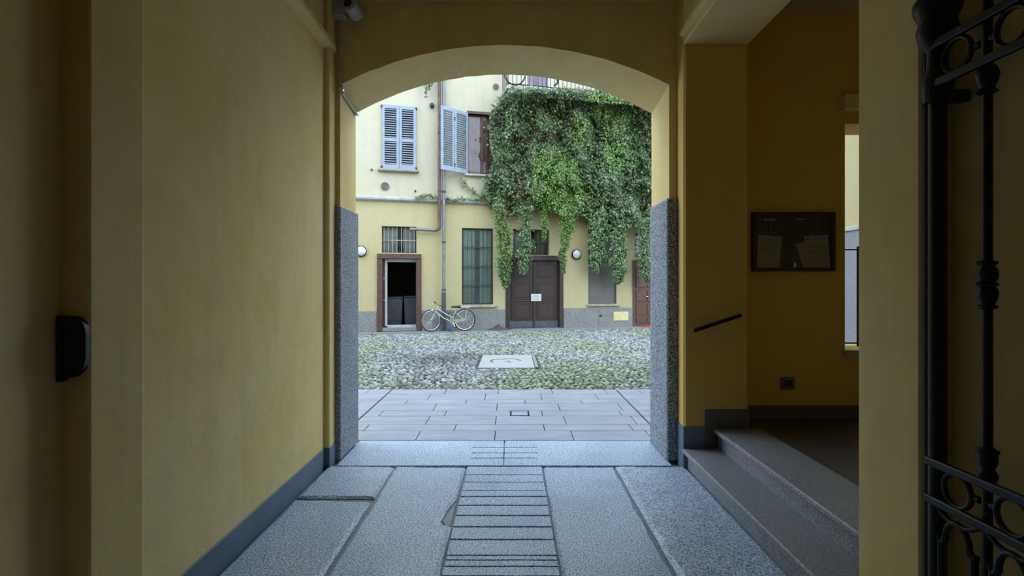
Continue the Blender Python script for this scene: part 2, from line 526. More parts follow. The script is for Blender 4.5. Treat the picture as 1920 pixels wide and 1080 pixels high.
# courtyard wing seen through that window
wg = B(4.10, 4.9, 5.0, 9.0, 0, 6.0).build('wall_wing', 'yellow_render')
tag(wg, 'yellow courtyard wing wall seen through the landing window', 'wall', kind='structure')
B(4.07, 4.2, 5.0, 9.02, 0, 2.12, c=.01).build('plinth', 'granite_step', wg)
B(4.05, 4.2, 5.0, 9.03, 2.12, 2.17, c=.006).build('plinth_cap', 'ledge_stone', wg)

# ------------------------------------------------------------------ steps
st = thing('entrance_steps', (1.6, 3.3, 0), 'two worn dark granite steps rising to the side landing', 'steps')
B(1.425, 1.72, 2.19, 4.305, 0, .13).build('riser', 'granite_step', st)
B(1.38, 1.70, 2.19, 4.305, .125, .162, c=.008).build('tread', 'granite_step', st)
B(1.675, 1.95, 2.19, 4.308, .16, .285).build('riser', 'granite_step', st)
B(1.635, 2.02, 2.19, 4.305, .285, .322, c=.008).build('tread', 'granite_step', st)
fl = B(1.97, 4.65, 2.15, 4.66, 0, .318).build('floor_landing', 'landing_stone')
tag(fl, 'dark stone floor of the raised stair landing', 'floor', kind='structure')

# ------------------------------------------------------------------ passage floor: granite slabs
fl = B(-1.62, 1.62, -2.4, 5.10, -.2, -.022).build('floor', 'mortar', origin=(0, 0, 0))
tag(fl, 'passage floor of big worn granite slabs with ribbed middle strip', 'floor', kind='structure')
def jit(a, b, step, amp, seed):
    """points from a to b (b excluded) with sideways wobble"""
    a = Vector(a); b = Vector(b)
    L = (b - a).length; k = max(1, int(L / step))
    d = (b - a).normalized(); nn = Vector((-d.y, d.x))
    out = []
    for i in range(k):
        p = a + (b - a) * i / k
        q = noise.noise((p.x * 5 + seed, p.y * 5, seed * 1.7)) * amp if i else 0
        out.append(p + nn * q)
    return out
def slab(corners, name='slab', mat='granite_slab', parent=None, z=0.0, amp=.008, bev=.010, seed=1.0, step=.09, depth=.05, drop=.014):
    pts = []
    m = len(corners)
    for i in range(m):
        pts += jit(corners[i], corners[(i + 1) % m], step, amp, seed + i)
    c = sum(pts, Vector((0, 0))) / len(pts)
    inn = []
    N = len(pts)
    for i in range(N):
        d = (pts[(i + 1) % N] - pts[i - 1]).normalized()
        nn = Vector((-d.y, d.x))
        if nn.dot(c - pts[i]) < 0: nn = -nn
        inn.append(pts[i] + nn * bev * (1 + .6 * noise.noise((pts[i].x * 9, pts[i].y * 9, seed))))
    vs = [(p.x, p.y, z) for p in inn] + [(p.x, p.y, z - drop) for p in pts] + [(p.x, p.y, z - depth) for p in pts]
    fs = [tuple(range(N))]
    for i in range(N):
        j = (i + 1) % N
        fs.append((i, N + i, N + j, j)); fs.append((N + i, 2 * N + i, 2 * N + j, N + j))
    mb = MB().add(vs, fs)
    return mb.build(name, mat, parent)
LX1, LX2, LX3, LX4 = -.948, -.361, .257, .845
g_ = .008
# left margin
slab([(-1.50, 3.74), (LX1 - g_, 3.73), (LX1 - g_, 4.35), (-1.50, 4.37)], parent=fl, seed=3, amp=.02, bev=.02)
slab([(-1.50, 1.95), (LX1 - g_, 1.9), (LX1 - g_ * 2, 3.66), (-1.50, 3.70)], parent=fl, seed=4, amp=.015, bev=.022)
slab([(-1.56, -2.3), (LX1 - g_, -2.3), (LX1 - g_, 1.88), (-1.56, 1.93)], parent=fl, seed=5)
# left wheel track, with the chipped notch
slab([(LX1 + g_, 1.8), (LX2 - g_, 1.8), (LX2 - g_, 3.30), (LX2 - .055, 3.31), (LX2 - .085, 3.38), (LX2 - .06, 3.55), (LX2 - .02, 3.72), (LX2 - g_, 4.34), (LX1 + g_, 4.36)], parent=fl, seed=6, bev=.022)
slab([(LX2 - .05, 3.32), (LX2 - .012, 3.315), (LX2 - .012, 3.66), (LX2 - .045, 3.56), (LX2 - .075, 3.39)], name='cement_patch', mat='patch_cement', parent=fl, z=-.012, amp=.003, bev=.004, seed=9, depth=.03)
slab([(LX1 + g_, -2.3), (LX2 - g_, -2.3), (LX2 - g_, 1.785), (LX1 + g_, 1.785)], parent=fl, seed=7)
# right wheel track, right margin
slab([(LX3 + g_, 1.7), (LX4 - g_, 1.7), (LX4 - g_, 4.35), (LX3 + g_, 4.345)], parent=fl, seed=11, bev=.018)
slab([(LX3 + g_, -2.3), (LX4 - g_, -2.3), (LX4 - g_, 1.685), (LX3 + g_, 1.685)], parent=fl, seed=12)
slab([(LX4 + g_ * 1.5, 2.0), (1.43, 2.0), (1.43, 4.36), (LX4 + g_, 4.36)], parent=fl, seed=13, bev=.03, z=.004)
slab([(LX4 + g_, -2.3), (1.53, -2.3), (1.53, 1.985), (LX4 + g_, 1.985)], parent=fl, seed=14)
def grooved(xc, yc, low, name, parent, mat='granite_slab', dep=.016, seed=1.0, amp=.004, base=-.06):
    """cell slab: xc, yc cut lists; low = set of (i,j) cells sunk by dep"""
    mb = MB()
    def P(i, j, z):
        x, y = xc[i], yc[j]
        return (x + amp * noise.noise((x * 7, y * 7, seed)), y + amp * noise.noise((x * 7, y * 7, seed + 5)), z)
    nx, ny = len(xc) - 1, len(yc) - 1
    hz = lambda i, j: base if i < 0 or j < 0 or i >= nx or j >= ny else (-dep if (i, j) in low else 0.0)
    for i in range(nx):
        for j in range(ny):
            z = hz(i, j)
            mb.add([P(i, j, z), P(i + 1, j, z), P(i + 1, j + 1, z), P(i, j + 1, z)], [(0, 1, 2, 3)])
            for di, dj, a, b in ((-1, 0, (0, 1), (0, 0)), (1, 0, (1, 0), (1, 1)), (0, -1, (0, 0), (1, 0)), (0, 1, (1, 1), (0, 1))):
                zz = hz(i + di, j + dj)
                if zz < z:
                    pa, pb = (i + a[0], j + a[1]), (i + b[0], j + b[1])
                    mb.add([P(*pa, z), P(*pb, z), P(*pb, zz), P(*pa, zz)], [(0, 1, 2, 3)])
    o = mb.build(name, mat, parent)
    return o
def strip(y0, y1, grooves, seed, gw=.02, dep=.02):
    yc = [y0]; low = set()
    xs = list(np.linspace(LX2 + g_, LX3 - g_, 9))
    for g in sorted(grooves):
        yc += [g - gw / 2]
        j = len(yc) - 1
        yc += [g + gw / 2]
        for i in range(8): low.add((i, j))
    yc.append(y1)
    grooved(xs, yc, low, 'ribbed_slab', fl, seed=seed, dep=dep)
Yp = lambda py: 1500.0 / (py - 530)
strip(Yp(919), 4.345, [Yp(890), Yp(904)], 2.2, .012, .010)
strip(Yp(1040), Yp(919) - .012, [Yp(931), Yp(947.5), Yp(966.5), Yp(987.5), Yp(1011.5)], 3.3, .022)
strip(1.6, Yp(1040) - .014, [Yp(1050), Yp(1062), Yp(1080), 2.55, 2.4, 2.25, 2.1, 1.95, 1.8], 4.4, .014, .012)
strip(-2.3, 1.59, [1.4 - .16 * k for k in range(22)], 5.5, .02)
# threshold course
xs = [-1.43, -.90, -.35, -.065]
ys = [4.378, 4.553, 4.571, 4.693, 4.711, 4.848, 4.866, 5.06]
thr = {(2, 1), (2, 3), (2, 5)}
grooved(xs, ys, thr, 'threshold_slab', fl, seed=6.1, dep=.018, amp=.006)
xs = [-.055, .235, .8, 1.318]
grooved(xs, ys, {(0, 1), (0, 3), (0, 5)}, 'threshold_slab', fl, seed=7.1, dep=.018, amp=.006)

# ------------------------------------------------------------------ courtyard ground
gr = B(-14, 14, 5.0, 20, -.25, -.035).build('ground_courtyard', 'courtyard_soil', origin=(0, 10, 0))
tag(gr, 'courtyard ground paved with slate tiles and mossy cobbles', 'ground', kind='structure')
# slate tiles
rowsY = [5.075, 5.40, 5.64, 6.0, 6.25, 6.61, 6.83, 7.2, 7.5]
zj = [[410, 888, 1368], [90, 640, 1193], [470, 893, 1322, 1750], [180, 580, 1180], [515, 900, 1285, 1665],
      [340, 708, 1075, 1425], [478, 828, 1175, 1520], [580, 910, 1243]]
RL, RR = -1.664, 1.47
tg = .004
tiles = 0
hat = (PX(957, 775, 6.125)[0], PX(991.5, 775, 6.125)[0])
for r in range(8):
    y0, y1 = rowsY[r] + tg, rowsY[r + 1] - tg
    ym = (y0 + y1) / 2
    js = [(660 + .302 * z - CX) / F_PX * ym for z in zj[r]]
    pitch = min(.9, (js[-1] - js[0]) / max(1, len(js) - 1))
    inner = sorted([x for x in js if RL + .08 < x < RR - .08])
    while inner[0] - pitch > RL + .08: inner.insert(0, inner[0] - pitch)
    while inner[-1] + pitch < RR - .08: inner.append(inner[-1] + pitch)
    left = [RL - .012 - k * pitch - (.3 if r % 2 else 0) for k in range(0, 5)]
    right = [RR + .012 + k * pitch + (.3 if r % 2 else 0) for k in range(0, 5)]
    cuts = [RL] + inner + [RR]
    spans = [(a, b) for a, b in zip(cuts, cuts[1:])]
    lcut = sorted(set([RL - .014] + [x for x in left if x < RL - .1]))
    rcut = sorted(set([RR + .014] + [x for x in right if x > RR + .1]))
    spans += list(zip(lcut, lcut[1:])) + list(zip(rcut, rcut[1:]))
    if r == 3:      # leave the inspection hatch free
        out = []
        for a, b in spans:
            if a < hat[0] < b or a < hat[1] < b or (hat[0] <= a and b <= hat[1]):
                if a < hat[0]: out.append((a, hat[0]))
                if b > hat[1]: out.append((hat[1], b))
            else: out.append((a, b))
        spans = out
    for a, b in spans:
        dz = rnd.uniform(-.001, .001)
        B(a + tg, b - tg, y0, y1, -.04, dz, c=.003).build('tile', 'slate_tile', gr)
hx = thing('hatch_cover', (hat[0] / 2 + hat[1] / 2, 6.125, 0), 'small rectangular steel framed hatch set in the slate paving', 'hatch cover')
B(hat[0] + .012, hat[1] - .012, 6.268 - .25, 6.232, -.03, 0.0, c=.003).build('cover', 'slate_tile', hx)
mb = MB()
mb.box(hat[0], hat[0] + .010, 6.005, 6.245, -.03, .003); mb.box(hat[1] - .010, hat[1], 6.005, 6.245, -.03, .003)
mb.box(hat[0] + .010, hat[1] - .010, 6.005, 6.015, -.03, .003); mb.box(hat[0] + .010, hat[1] - .010, 6.235, 6.245, -.03, .003)
mb.build('frame', 'iron_black', hx)

# stone slab with worn iron hook set in the cobbles
mx0, mx1 = PX(896, 690, Yp(690))[0], PX(1003, 690, Yp(690))[0]
my0, my1 = Yp(690), Yp(667)
ms = thing('manhole_slab', ((mx0 + mx1) / 2, (my0 + my1) / 2, 0), 'pale square stone slab with dark curved mark among the cobbles', 'manhole cover')
def on_slab(px, py, z=.012):
    Y = Yp(py); return (PX(px, py, Y)[0], Y, z)
sl = slab([(mx0, my0), (mx1, my0), (mx1, my1), (mx0, my1)], name='stone', mat='pale_stone', parent=ms, z=.012, amp=.01, seed=2, bev=.012, depth=.05)
def groove_mark(pts, r):
    P = [on_slab(860 + x * 200 / 1920, 650 + y * 110 / 1056, .0135) for x, y in pts]
    vs = []; fs = []
    for i, p in enumerate(P):
        a = Vector(P[min(i + 1, len(P) - 1)]) - Vector(P[max(0, i - 1)])
        nn = Vector((-a.y, a.x, 0)).normalized() * r * (.4 + .6 * math.sin(math.pi * (i + .4) / len(P)))
        vs += [Vector(p) + nn, Vector(p) - nn]
        if i: fs.append((2 * i - 2, 2 * i - 1, 2 * i + 1, 2 * i))
    return MB().add(vs, fs)
groove_mark([(640, 300), (590, 285), (580, 265), (620, 245), (700, 238), (790, 240), (850, 228), (930, 224), (1000, 230), (1060, 242), (1100, 255), (1120, 268)], .028).build('dark_mark', 'dirt', ms)
groove_mark([(820, 275), (870, 272), (910, 280), (930, 292)], .025).build('dark_mark', 'dirt', ms)
B(mx1 + .01, mx1 + .07, my0 + .1, my1 - .03, -.03, .004, c=.004).build('side_rail', 'granite_plinth', ms)

# pavement strip along the facade
ks = thing('kerb_strip', FM @ Vector((0, -.3, 0)), 'narrow strip of granite kerb slabs along the courtyard facade', 'kerb', kind='structure')
ks.rotation_euler = FM.to_euler(); ORG[ks.name] = Vector((0, -.3, 0))
u = -9.0
while u < 9:
    L = rnd.uniform(1.1, 1.7)
    B(u + .006, u + L - .006, -.62 + rnd.uniform(-.015, .015), .0, -.05, rnd.uniform(.012, .02), c=.008).build('kerb_slab', 'granite_plinth', ks)
    u += L

# cobbles: too small to pick apart, one mesh
def green_fn(x, y):
    n1 = noise.noise((x * .55 + 3.3, y * .42, 1.2)); n2 = noise.noise((x * 1.7, y * 1.2, 7.7))
    v = n1 * 1.1 + n2 * .45 + .02
    if y < 9.2: v += .32 * min(1, max(0, (x + 1.2) / 1.2))
    for (cx, cy, rx, ry, a) in ((0.1, 12.6, 1.6, 1.5, .6), (1.6, 8.8, 1.6, 1.2, .45), (-1.3, 10.8, 1.3, 1.0, -.7), (3.2, 12.5, 1.6, 3, -.3), (-.45, 10.0, .7, .8, -.5)):
        v += a * math.exp(-((x - cx) / rx) ** 2 - ((y - cy) / ry) ** 2)
    return v
def cobbles():
    V = []; Fc = []; C = []
    py = .070; px = .082
    row = 0
    y = 7.40
    c, s = math.cos(TH), math.sin(TH)
    while y < 19.2:
        half = .29 * y + .9
        x = -half + rnd.uniform(0, px)
        while x < half:
            X = x + rnd.uniform(-.017, .017) + .06 * noise.noise((x * 1.3, y * 1.3, 9)); Y = y + rnd.uniform(-.02, .02) + .09 * noise.noise((x * 1.1, y * .9, 0))
            x += px
            if Y < 7.545: continue
            d = -(X * -s + (Y - F0.y) * c)
            if d < .67: continue
            if mx0 - .06 < X < mx1 + .12 and my0 - .06 < Y < my1 + .06: continue
            r = rnd.uniform(.031, .043); a0 = rnd.uniform(0, 1)
            zt = rnd.uniform(-.008, .006)
            b = len(V)
            m = 6
            el = rnd.uniform(.8, 1.2)
            for rr, zz in ((1.0, -.036), (.92, zt - .013), (.55, zt)):
                for k in range(m):
                    a = a0 + 2 * math.pi * k / m
                    V.append((X + r * rr * el * math.cos(a), Y + r * rr / el * .93 * math.sin(a), zz))
            for q in (0, m):
                for k in range(m):
                    Fc.append((b + q + k, b + q + (k + 1) % m, b + q + m + (k + 1) % m, b + q + m + k))
            Fc.append(tuple(b + 2 * m + k for k in range(m)))
            g = green_fn(X, Y)
            br = rnd.uniform(.11, .37)
            if rnd.random() < .15: br *= .5
            elif rnd.random() < .1: br *= 1.4
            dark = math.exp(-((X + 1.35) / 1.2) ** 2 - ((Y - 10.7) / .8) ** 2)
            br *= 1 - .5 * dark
            gm = min(1, max(0, .24 + g * 1.1 + rnd.uniform(-.25, .25)))
            grey = (br * .98, br * 1.0, br * 1.04)
            moss = (br * .80, br * .92, br * .62)
            col = tuple(grey[i] * (1 - gm) + moss[i] * gm for i in range(3))
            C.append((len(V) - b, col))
        y += py; row += 1
    me = bpy.data.meshes.new('cobblestones')
    me.from_pydata(V, [], Fc)
    at = me.attributes.new('tint', 'FLOAT_COLOR', 'POINT')
    arr = np.ones((len(V), 4), dtype=np.float32)
    i = 0
    for k, col in C:
        arr[i:i + k, :3] = col; i += k
    at.data.foreach_set('color', arr.ravel())
    me.materials.append(MATS['cobble'])
    o = bpy.data.objects.new('cobblestones', me); COL.objects.link(o)
    o.parent = gr
    o.location = -Vector(gr.location)
    o['kind'] = 'stuff'
cobbles()

# ------------------------------------------------------------------ courtyard facade
def rect(px0, px1, py0, py1, d=0.0):
    """facade rectangle from pixel edges: u0,u1,z0,z1"""
    u0, u1 = FP(px0, 0, d)[0], FP(px1, 0, d)[0]
    pm = (px0 + px1) / 2
    return u0, u1, FP(pm, py1, d)[1], FP(pm, py0, d)[1]
ZL = 4.03                       # string course
R_low = rect(716, 781, 424.5, 474)       # barred window over the door
R_door = rect(707, 790, 476, 640); R_door = (R_door[0], R_door[1], 0.0, R_door[3])
R_green = rect(866, 925, 428, 571)
R_tran = rect(962, 1030, 430, 478)
R_gate = rect(948, 1056, 479, 640); R_gate = (R_gate[0], R_gate[1], 0.0, R_gate[3])
R_panel = rect(1103, 1156, 424, 570)
R_red = rect(1186, 1242, 488, 640); R_red = (R_red[0], R_red[1], 0.0, R_red[3])
R_rtr = rect(1190, 1238, 437, 482)
R_up = rect(877, 935, 215, 328)
R_blue = rect(717, 779, 199, 318)
R_bdoor = rect(985, 1032, 60, 166)
def holed(u0, u1, z0, z1, holes, y0, y1):
    mb = MB()
    us = sorted(set([u0, u1] + [h for r in holes for h in r[:2] if u0 < h < u1]))
    for a, b in zip(us, us[1:]):
        m = (a + b) / 2
        cut = sorted([(max(r[2], z0), min(r[3], z1)) for r in holes if r[0] < m < r[1] and r[3] > z0 and r[2] < z1])
        z = z0
        for c, d in cut:
            if c > z: mb.box(a, b, y0, y1, z, c)
            z = max(z, d)
        if z < z1: mb.box(a, b, y0, y1, z, z1)
    return mb
lowh = [R_low, R_door, R_green, R_tran, R_gate, R_panel, R_red, R_rtr]
uph = [R_up, R_blue, R_bdoor]
wb = holed(-11, 11, 0, ZL, lowh, 0, .42).build('wall_back', 'yellow_render', origin=(0, 0, 0), frame=FM)
tag(wb, 'courtyard facade, yellow ground floor below cream upper floor', 'wall', kind='structure')
holed(-11, 11, ZL, 9.2, uph, 0.02, .42).build('upper_wall', 'cream_render', wb)
# string course ledge
MB().prism([(-.13, ZL - .02), (-.14, ZL + .03), (-.12, ZL + .055), (.03, ZL + .10), (.03, ZL - .09), (-.05, ZL - .06)], 'x', -11, 11).build('string_course', 'ledge_stone', wb)
# granite plinth panels
def plinth(u0, u1, z1):
    k = max(1, round((u1 - u0) / 1.3)); w_ = (u1 - u0) / k
    for i in range(k):
        B(u0 + i * w_ + .004, u0 + (i + 1) * w_ - .004, -.03, .05, 0.0, z1, c=.006).build('plinth_panel', 'granite_plinth', wb)
zp = FP(880, 581)[1]
plinth(-7.0, R_door[0] - .005, zp); plinth(R_door[1] + .005, R_gate[0] - .005, zp); plinth(R_gate[1] + .005, R_red[0] - .005, FP(1120, 577)[1]); plinth(R_red[1] + .05, 8, zp)
# lower joint lines and an outlet hole, yellow cover plate
u, z = FP(1126, 592, .03); MB().lathe([(.04, 0), (.04, -.012), (.032, -.012), (.03, -.004)], (u, -.03, z), 'y', 14).build('drain_hole', 'plastic_black', wb)
r = rect(1150, 1178, 584.5, 601, .03)
cv = B(r[0], r[1], -.05, -.028, r[2], r[3], c=.005).build('utility_cover', 'plastic_cream', frame=FM)
tag(cv, 'small cream utility cover plate on the granite plinth', 'cover plate')
B(r[0] + .02, r[1] - .02, -.054, -.049, r[2] + .02, r[3] - .02, c=.002).build('door', 'plastic_cream', cv)

# ---- barred windows
def pane(parent, r, y, name='pane', mat='window_glass'):
    B(r[0], r[1], y, y + .006, r[2], r[3]).build(name, mat, parent)
def frame_rect(parent, r, y0, y1, wd, mat, name='frame'):
    mb = MB()
    mb.box(r[0], r[0] + wd, y0, y1, r[2], r[3]); mb.box(r[1] - wd, r[1], y0, y1, r[2], r[3])
    mb.box(r[0] + wd, r[1] - wd, y0, y1, r[2], r[2] + wd); mb.box(r[0] + wd, r[1] - wd, y0, y1, r[3] - wd, r[3])
    return mb.build(name, mat, parent)
def curtain(parent, r, y, mat, folds, amp=.02, name='curtain'):
    n_ = folds * 6
    vs = []
    for i in range(n_ + 1):
        x = r[0] + (r[1] - r[0]) * i / n_
        yy = y + amp * math.sin(i * 2 * math.pi / 6) * (.7 + .5 * noise.noise((x * 3, 0, y)))
        vs += [(x, yy, r[2]), (x, yy, r[3])]
    return MB().add(vs, [(2 * i, 2 * i + 2, 2 * i + 3, 2 * i + 1) for i in range(n_)]).build(name, mat, parent, smooth=True)
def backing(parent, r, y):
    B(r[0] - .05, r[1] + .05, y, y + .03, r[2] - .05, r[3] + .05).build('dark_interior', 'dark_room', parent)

# window over the door
r = R_low
wn = thing('window_2', ((r[0] + r[1]) / 2, .2, r[2]), 'small barred transom window above the open brown doorway', 'window', FM, kind='structure')
frame_rect(wn, r, .12, .16, .03, 'iron_bar')
um = (r[0] + r[1]) / 2
B(um - .01, um + .02, .11, .16, r[2], r[3]).build('mullion', 'plastic_black', wn)
pane(wn, (r[0] + .03, um, r[2] + .03, r[3] - .03), .14); pane(wn, (um + .02, r[1] - .03, r[2] + .03, r[3] - .03), .14)
curtain(wn, (r[0], um - .06, r[2], r[3]), .2, 'curtain_pale', 5); curtain(wn, (um + .12, r[1], r[2], r[3]), .2, 'curtain_pale', 4)
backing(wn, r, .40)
for k in range(8):
    x = r[0] + (r[1] - r[0]) * (k + .5) / 8
    MB().tube([(x, .08, r[2]), (x, .08, r[3])], .009, 6).build('bar', 'iron_pale', wn)
zz = (r[2] + r[3]) / 2 - .02
B(r[0], r[1], .07, .085, zz - .012, zz + .012).build('cross_bar', 'iron_pale', wn)

# green curtained window
r = R_green
wn = thing('window_3', ((r[0] + r[1]) / 2, .2, r[2]), 'tall barred window with pale green curtains', 'window', FM, kind='structure')
frame_rect(wn, r, .08, .13, .045, 'iron_bar')
um = (r[0] + r[1]) / 2
B(um - .05, um + .05, .075, .12, r[2], r[3]).build('mullion', 'iron_bar', wn)
pane(wn, (r[0] + .045, um - .05, r[2] + .045, r[3] - .045), .10); pane(wn, (um + .05, r[1] - .045, r[2] + .045, r[3] - .045), .10)
curtain(wn, (r[0] + .03, um - .05, r[2], r[3]), .15, 'curtain_green', 6, .015); curtain(wn, (um + .05, r[1] - .03, r[2], r[3]), .15, 'curtain_green', 6, .015)
backing(wn, r, .40)
for k in range(8):
    x = r[0] + (r[1] - r[0]) * (k + .5) / 8
    MB().tube([(x, .04, r[2]), (x, .04, r[3])], .010, 6).build('bar', 'iron_bar', wn)
for k in range(1, 4):
    zz = r[2] + (r[3] - r[2]) * k / 4
    B(r[0], r[1], .03, .05, zz - .016, zz + .016).build('cross_bar', 'iron_bar', wn)
B(r[0] - .06, r[1] + .11, -.09, .2, r[2] - .09, r[2], c=.01).build('sill', 'sill_stone', wn)

# gate transom window
r = R_tran
wn = thing('window_4', ((r[0] + r[1]) / 2, .2, r[2]), 'dark barred transom above the brown double gate', 'window', FM, kind='structure')
frame_rect(wn, r, .18, .24, .04, 'door_wood')
um = (r[0] + r[1]) / 2
B(um - .03, um + .03, .17, .24, r[2], r[3]).build('mullion', 'door_wood', wn)
pane(wn, (r[0] + .04, um - .03, r[2] + .04, r[3] - .04), .21); pane(wn, (um + .03, r[1] - .04, r[2] + .04, r[3] - .04), .21)
curtain(wn, (r[0], r[0] + .42, r[2], r[3]), .30, 'curtain_pale', 5)
backing(wn, r, .40)
for k in range(9):
    x = r[0] + (r[1] - r[0]) * (k + .5) / 9
    MB().tube([(x, .08, r[2]), (x, .08, r[3])], .009, 6).build('bar', 'iron_bar', wn)
zz = (r[2] + r[3]) / 2
B(r[0], r[1], .07, .085, zz - .012, zz + .012).build('cross_bar', 'iron_bar', wn)

# grey blank panel window
r = R_panel
wn = thing('window_5', ((r[0] + r[1]) / 2, .1, r[2]), 'window blinded by a plain grey panel behind ivy strands', 'window', FM, kind='structure')
B(r[0], r[1], .07, .12, r[2], r[3]).build('blind_panel', 'panel_grey', wn)
frame_rect(wn, r, .04, .075, .02, 'panel_grey')
B(r[0] - .05, r[1] + .10, -.08, .1, r[2] - .07, r[2], c=.01).build('sill', 'sill_stone', wn)

# upper window with red curtains
r = R_up
wn = thing('window_6', ((r[0] + r[1]) / 2, .2, r[2]), 'upper window with reddish curtains beside the open blue shutter', 'window', FM, kind='structure')
frame_rect(wn, r, .12, .18, .045, 'wood_brown')
um = r[0] + (r[1] - r[0]) * .48
B(um - .035, um + .035, .11, .17, r[2], r[3]).build('mullion', 'wood_brown', wn)
pane(wn, (r[0] + .045, um - .05, r[2] + .045, r[3] - .045), .14); pane(wn, (um + .05, r[1] - .045, r[2] + .045, r[3] - .045), .14)
curtain(wn, (r[0], r[1], r[2], r[3]), .22, 'curtain_red', 7, .025)
backing(wn, r, .40)
B(r[0] - .02, r[1] + .02, -.01, .14, r[3], r[3] + .09, c=.008).build('lintel', 'wood_brown', wn)
B(r[0] - .12, r[1] + .1, -.12, .15, r[2] - .06, r[2], c=.01).build('sill', 'ledge_stone', wn)

# ---- louvred shutters
def leaf(parent, p0, p1, z0, z1, splits, pitch=.066, stile=.075, tilt=.75):
    """louvred leaf between plan points p0 and p1 (facade frame); splits: rail heights as fractions"""
    p0 = Vector((p0[0], p0[1], 0)); p1 = Vector((p1[0], p1[1], 0))
    wd = (p1 - p0).length
    ang = math.atan2((p1 - p0).y, (p1 - p0).x)
    M = Matrix.Translation(p0) @ Matrix.Rotation(ang, 4, 'Z')
    mb = MB()
    mb.box(0, stile, -.02, .02, z0, z1); mb.box(wd - stile, wd, -.02, .02, z0, z1)
    rails = [(z0, z0 + .14), (z1 - .10, z1)] + [(z0 + (z1 - z0) * s - .05, z0 + (z1 - z0) * s + .05) for s in splits]
    rails.sort()
    for a, b in rails: mb.box(stile, wd - stile, -.02, .02, a, b)
    mb.v = [tuple(M @ Vector(v)) for v in mb.v]
    lf = mb.build('leaf', 'shutter_blue', parent)
    sm = MB()
    c, s = math.cos(tilt), math.sin(tilt)
    h, th = .026, .005
    hw = (wd - 2 * stile) / 2
    prof = [(-h * c - th * s, -h * s + th * c), (-h * c + th * s, -h * s - th * c), (h * c + th * s, h * s - th * c), (h * c - th * s, h * s + th * c)]
    sm.prism(prof, 'x', -hw, hw)
    me = mesh_of(sm, 'slat', 'shutter_blue')
    for (a, b), (c2, d2) in zip(rails, rails[1:]):
        n_ = int((c2 - b) / pitch)
        for k in range(n_):
            z = b + (c2 - b) * (k + .5) / n_
            q = M @ Vector((wd / 2, 0, z))
            inst(me, 'slat', lf, q, (0, 0, ang))
    return lf
r = R_blue
sh = thing('window_shutter', ((r[0] + r[1]) / 2, 0, r[2]), 'closed pair of pale blue louvred shutters above the stone sill', 'shutter', FM, 'blue shutters on the upper floor')
um = (r[0] + r[1]) / 2
leaf(sh, (r[0] - .01, -.03), (um - .004, -.03), r[2], r[3], [.46]); leaf(sh, (um + .004, -.03), (r[1] + .01, -.03), r[2], r[3], [.46])
mb = MB()
for x in (r[0] - .02, r[1] + .02):
    for z in (r[2] + .06, r[3] - .04):
        mb2 = MB().box(x - .03, x + .03, -.06, .02, z - .03, z + .03, c=.01).build('hinge', 'iron_bar', sh)
wn = thing('window_7', (um, .2, r[2]), 'window recess behind the closed blue shutters', 'window', FM, kind='structure')
backing(wn, r, .16)
B(r[0] - .14, r[1] + .10, -.13, .1, r[2] - .08, r[2] - .005, c=.02).build('sill', 'sill_grey', wn)
# open folded shutter
u0, z0 = FP(877, 327); zt = FP(877, 213)[1]
A = (FP(877, 0, .06)[0], -.06); Bp = (FP(852, 0, .33)[0], -.33); Cp = (FP(827, 0, .58)[0], -.58)
sh = thing('window_shutter', (Bp[0], Bp[1], z0), 'open folded pale blue louvred shutter beside the downpipes', 'shutter', FM, 'blue shutters on the upper floor')
leaf(sh, Bp, A, z0, zt, [], tilt=-.6); leaf(sh, Cp, (Bp[0] - .012, Bp[1] - .008), z0, zt, [], tilt=-.6)
for z in (z0 + .2, zt - .3):
    MB().box(Bp[0] - .03, Bp[0] + .03, Bp[1] - .035, Bp[1] + .02, z - .05, z + .05, c=.008).build('hinge', 'iron_bar', sh)

# ---- open brown doorway with dark room and bins
r = R_door
dr = thing('door_1', ((r[0] + r[1]) / 2, 0, 0), 'open doorway with worn brown wooden surround and pale inner frame', 'door', FM, kind='structure')
fw = .155
mb = MB()
B(r[0], r[0] + fw, -.06, .2, 0.015, r[3] - fw, c=.015).build('post', 'wood_brown', dr)
B(r[1] - fw, r[1], -.06, .2, 0.015, r[3] - fw, c=.015).build('post', 'wood_brown', dr)
B(r[0], r[1], -.07, .2, r[3] - fw, r[3], c=.015).build('head', 'wood_brown', dr)
ri = (r[0] + fw, r[1] - fw, .17, r[3] - fw)
B(ri[0] + .08, ri[0] + .15, .10, .2, ri[2], ri[3]).build('jamb_frame', 'white_frame', dr)
B(ri[0], ri[0] + .08, .08, .2, .1, ri[3]).build('jamb_board', 'door_wood', dr)
B(ri[0] + .15, ri[1], .10, .2, ri[3] - .09, ri[3]).build('head_frame', 'white_frame', dr)
B(ri[0] + .15, ri[1], .10, .2, .13, .20).build('threshold', 'white_frame', dr)
B(ri[0] - .02, ri[1] + .02, -.04, .2, 0.015, .13, c=.01).build('step', 'granite_plinth', dr)
for z in (.95, 1.6):
    B(ri[0] + .03, ri[0] + .07, .05, .09, z, z + .05, c=.008).build('latch', 'bike_chrome', dr)
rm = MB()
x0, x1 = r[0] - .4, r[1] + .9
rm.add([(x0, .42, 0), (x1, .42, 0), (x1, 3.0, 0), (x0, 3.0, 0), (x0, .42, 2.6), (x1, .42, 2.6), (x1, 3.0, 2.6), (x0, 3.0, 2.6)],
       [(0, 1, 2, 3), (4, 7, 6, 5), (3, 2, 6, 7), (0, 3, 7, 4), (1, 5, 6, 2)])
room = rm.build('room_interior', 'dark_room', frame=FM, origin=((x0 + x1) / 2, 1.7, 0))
tag(room, 'dark storage room seen through the open doorway', 'room', kind='structure')
